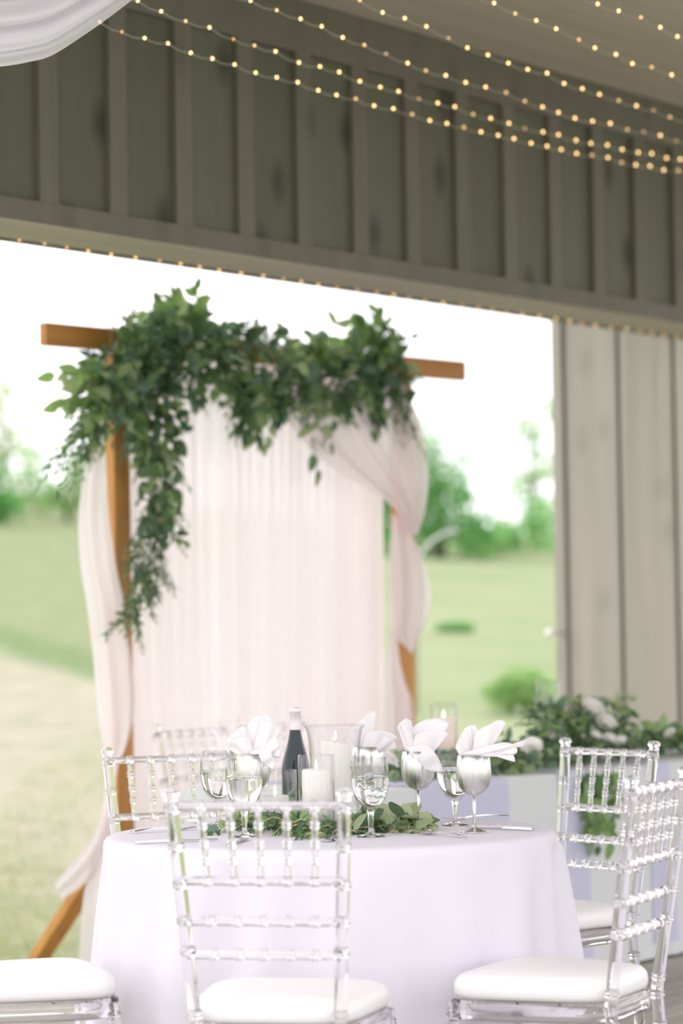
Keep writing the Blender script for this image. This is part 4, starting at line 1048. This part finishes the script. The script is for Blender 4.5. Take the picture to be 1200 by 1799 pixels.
# white roses
def petal_mesh(name):
    def fn(u, v_):
        a = (v_ - .5) * 2.1; w = math.sin(PI * (0.12 + 0.78 * u)) ** 0.6
        r = 0.42 + 0.35 * u + 0.18 * u ** 4
        return (r * math.sin(a * w), r * math.cos(a * w) - 0.1, u * 0.95 - 0.12 * u ** 3 - 0.05 * abs(v_ - .5))
    return MB().grid(fn, 5, 6).mesh(name, M['petal'])
PET = petal_mesh('petal')
def rose(pos, r, label, tilt=0.4):
    t = thing('white_rose', label, 'flower', pos, 0, 'white roses on the head table'); t.rotation_euler = (tilt + 0.35, 0.15 * math.sin(pos.x * 60), pos.x * 9)
    for ring, (nn, sc_, lean) in enumerate(((3, 0.55, -0.2), (5, 0.78, -0.02), (6, 0.92, 0.2), (7, 1.0, 0.5))):
        for k_ in range(nn):
            o = bpy.data.objects.new('petal', PET); C.objects.link(o); o.parent = t
            o.rotation_euler = (-lean, 0, 2 * PI * k_ / nn + ring * 0.7); o.scale = (r * sc_,) * 3
            if o.rotation_euler.x: o.rotation_mode = 'XYZ'
    obj('stem', MB().tube([(0, 0, 0.0), (0, 0.02, -r * 2.0)], 0.0025, 6), M['stem'], t)
for (px, py, s_, r, lab) in [(1040, 1246, .17, .046, 'large white rose highest in the head table greenery'), (1064, 1270, .14, .038, 'white rose just below the highest one'), (1070, 1298, .10, .026, 'small white rose low in the greenery above the back right chair'), (1090, 1302, .11, .025, 'small white bloom right of the low one above the back right chair'),
                             (1046, 1292, .10, .022, 'small white bloom left of the low one above the back right chair'), (1122, 1286, .14, .024, 'white rosebud in the greenery before the wall, left of two'), (1178, 1288, .14, .022, 'white rosebud in the greenery nearest the right picture edge'),
                             (934, 1312, .10, .038, 'pale blush rose at the left end of the tall greenery'), (676, 1332, .14, .046, 'white rose at the left end of the head table')]:
    d = ray(px, py); c = HA - N * s_; q = c.dot(N) / d.dot(N); pos = Vector((0, 0, EYE)) + d * q; pos.z = max(pos.z - r * 0.1, 0.77)
    rose(pos, r, lab)
p = hat(781, .30)
vase(p, [(0.044, 0), (0.048, 0.003), (0.048, 0.12), (0.048, 0.262)], 0.002, 'clear cylinder vase with a lit candle on the head table')
candle(p + Vector((0, 0, 0.0085)), 0.043, 0.20, 'peach candle burning in the head table cylinder vase', 'waxp')
p = hat(745, .38)
vase(p, [(0.044, 0), (0.048, 0.003), (0.048, 0.12), (0.048, 0.19)], 0.002, 'shorter clear vase left of the lit one on the head table')
candle(p + Vector((0, 0, 0.0085)), 0.040, 0.10, 'unseen-low ivory candle in the shorter head table vase')['label'] = 'ivory candle low inside the shorter head table vase'
p = hat(966, .34)
vase(p, [(0.040, 0), (0.052, 0.01), (0.056, 0.08), (0.056, 0.16), (0.053, 0.22), (0.050, 0.27), (0.047, 0.325)], 0.0022, 'tall bellied clear vase at the left of the head table roses', 'hurricane_vase')
candle(p + Vector((0, 0, 0.0085)), 0.040, 0.13, 'white candle standing inside the bellied vase by the roses')

# ------------------------------------------------------------------ fairy lights
BULBS = [MB().lathe([(0, -0.0055), (0.0038, -0.0035), (0.005, 0), (0.0038, 0.0035), (0, 0.0055)], 8).mesh('bulb', M[q]) for q in ('bulb', 'bulb2', 'bulb3')]
br = random.Random(3)
def strand(pts3, label, rad=0.0016, mix=(0.72, 0.92)):
    t = thing('fairy_light_strand', label, 'string lights', pts3[len(pts3) // 2], 0, 'fairy light strands under the ceiling')
    o = Vector(t.location); dense = []
    for i in range(len(pts3) - 1):
        a, b = pts3[i], pts3[i + 1]
        for k_ in range(4):
            f_ = k_ / 4; q = a.lerp(b, f_); q.z -= 0.008 * math.sin(PI * f_); dense.append(q - o)
    dense.append(pts3[-1] - o)
    obj('wire', MB().tube(dense, rad, 5), M['wire'], t)
    for p_ in pts3:
        q = br.random(); link('bulb', BULBS[0 if q < mix[0] else 1 if q < mix[1] else 2], t, p_ - o)
    return t
def px_strand(px, z, label, back=4, fwd=3):
    pts = [onz(a, b, z) for a, b in px]
    pts = [Vector((p_.x, p_.y, p_.z)) for p_ in pts]
    d0 = (pts[0] - pts[3]) / 3; d1 = (pts[-1] - pts[-4]) / 3
    pts = [pts[0] + d0 * k_ for k_ in range(back, 0, -1)] + pts + [pts[-1] + d1 * k_ for k_ in range(1, fwd + 1)]
    for i, p_ in enumerate(pts): p_.z += 0.004 * math.sin(i * 2.1)
    return strand(pts, label)
px_strand([(1050, 5), (1087, 19), (1126, 32), (1160, 46), (1190, 64), (1220, 76)], 3.44, 'fairy light strand farthest right across the ceiling', 5)
px_strand([(868, 7), (905, 22), (942, 36), (977, 52), (1017, 68), (1045, 84), (1082, 97), (1111, 110), (1145, 118), (1180, 133), (1212, 145)], 3.42, 'fairy light strand second from the right across the ceiling')
px_strand([(632, 2), (672, 20), (711, 32), (749, 48), (788, 65), (821, 84), (857, 98), (893, 109), (927, 122), (961, 130), (991, 145), (1023, 156), (1053, 167), (1087, 175), (1118, 186), (1148, 195), (1177, 204), (1205, 213)], 3.40, 'fairy light strand that crosses the ceiling edge')
px_strand([(440, 3), (486, 16), (528, 33), (565, 48), (602, 64), (640, 79), (678, 96), (716, 109), (748, 124), (783, 134), (818, 143), (853, 153), (889, 164), (922, 176), (953, 188), (981, 199), (1010, 206), (1041, 213), (1072, 218), (1102, 226), (1131, 232), (1160, 239), (1188, 246)], 3.37, 'fairy light strand third from lowest before the header panels')
px_strand([(242, 3), (283, 18), (326, 37), (368, 50), (410, 67), (447, 80), (484, 92), (525, 108), (562, 117), (596, 128), (632, 141), (668, 153), (700, 162), (736, 172), (769, 181), (799, 189), (831, 199), (862, 208), (894, 218), (922, 224), (954, 232), (981, 238), (1012, 245), (1038, 252), (1067, 256), (1093, 261), (1121, 268), (1145, 271), (1171, 276), (1195, 280)], 3.34, 'fairy light strand second lowest before the header panels')
px_strand([(175, 40), (214, 54), (254, 67), (295, 78), (335, 91), (373, 103), (412, 115), (449, 126), (486, 136), (523, 146), (559, 157), (591, 167), (625, 175), (657, 184), (691, 191), (724, 202), (755, 210), (785, 217), (815, 225), (845, 230), (875, 238), (903, 245), (933, 250), (961, 257), (986, 264), (1013, 268), (1040, 273), (1068, 278), (1092, 284), (1117, 290), (1142, 293), (1166, 297), (1192, 300)], 3.28, 'lowest fairy light strand before the header panels')
pts = []
tt = -0.35
while tt < 5.3:
    pts.append(HP(tt, -0.30 - 0.01 * math.sin(tt * 9), Z_BOT - 0.012)); tt += 0.128
strand(pts, 'fairy light strand tacked along the underside of the header', 0.0012, (0.0, 0.45))

# ------------------------------------------------------------------ ceiling chiffon swag
sw = MB()
low = [(-190, 108), (-90, 122), (0, 117), (50, 109), (92, 97), (150, 60), (190, 32), (232, 0), (300, -52), (380, -112)]
top = [(-190, -60), (-90, -40), (0, -48), (50, -56), (92, -68), (150, -92), (190, -110), (232, -134), (300, -180), (380, -230)]
def swag(v0, v1, Y, am, nf, phs):
    def fn(u, v_):
        q = v0 + (v1 - v0) * v_
        a, b = interp(low, u), interp(top, u)
        px, py = a[0] + (b[0] - a[0]) * q, a[1] + (b[1] - a[1]) * q
        py += 7 * math.sin(u * 6 + phs + v_ * 3) * v_ * (1 - v_)
        return P(px, py, Y + 0.35 * q + am * math.sin(v_ * nf * PI + phs + u * 2.5))
    return fn
sw.grid(swag(0.0, 0.55, 7.6, 0.03, 5, 0.2), 50, 26); sw.grid(swag(0.16, 0.75, 7.52, 0.03, 4, 1.3), 50, 26); sw.grid(swag(0.42, 1.0, 7.45, 0.04, 4, 2.1), 50, 26)
tag(obj('ceiling_swag', sw, M['tulle'], None), 'sheer white tulle swag hanging from the ceiling at upper left', 'drape')
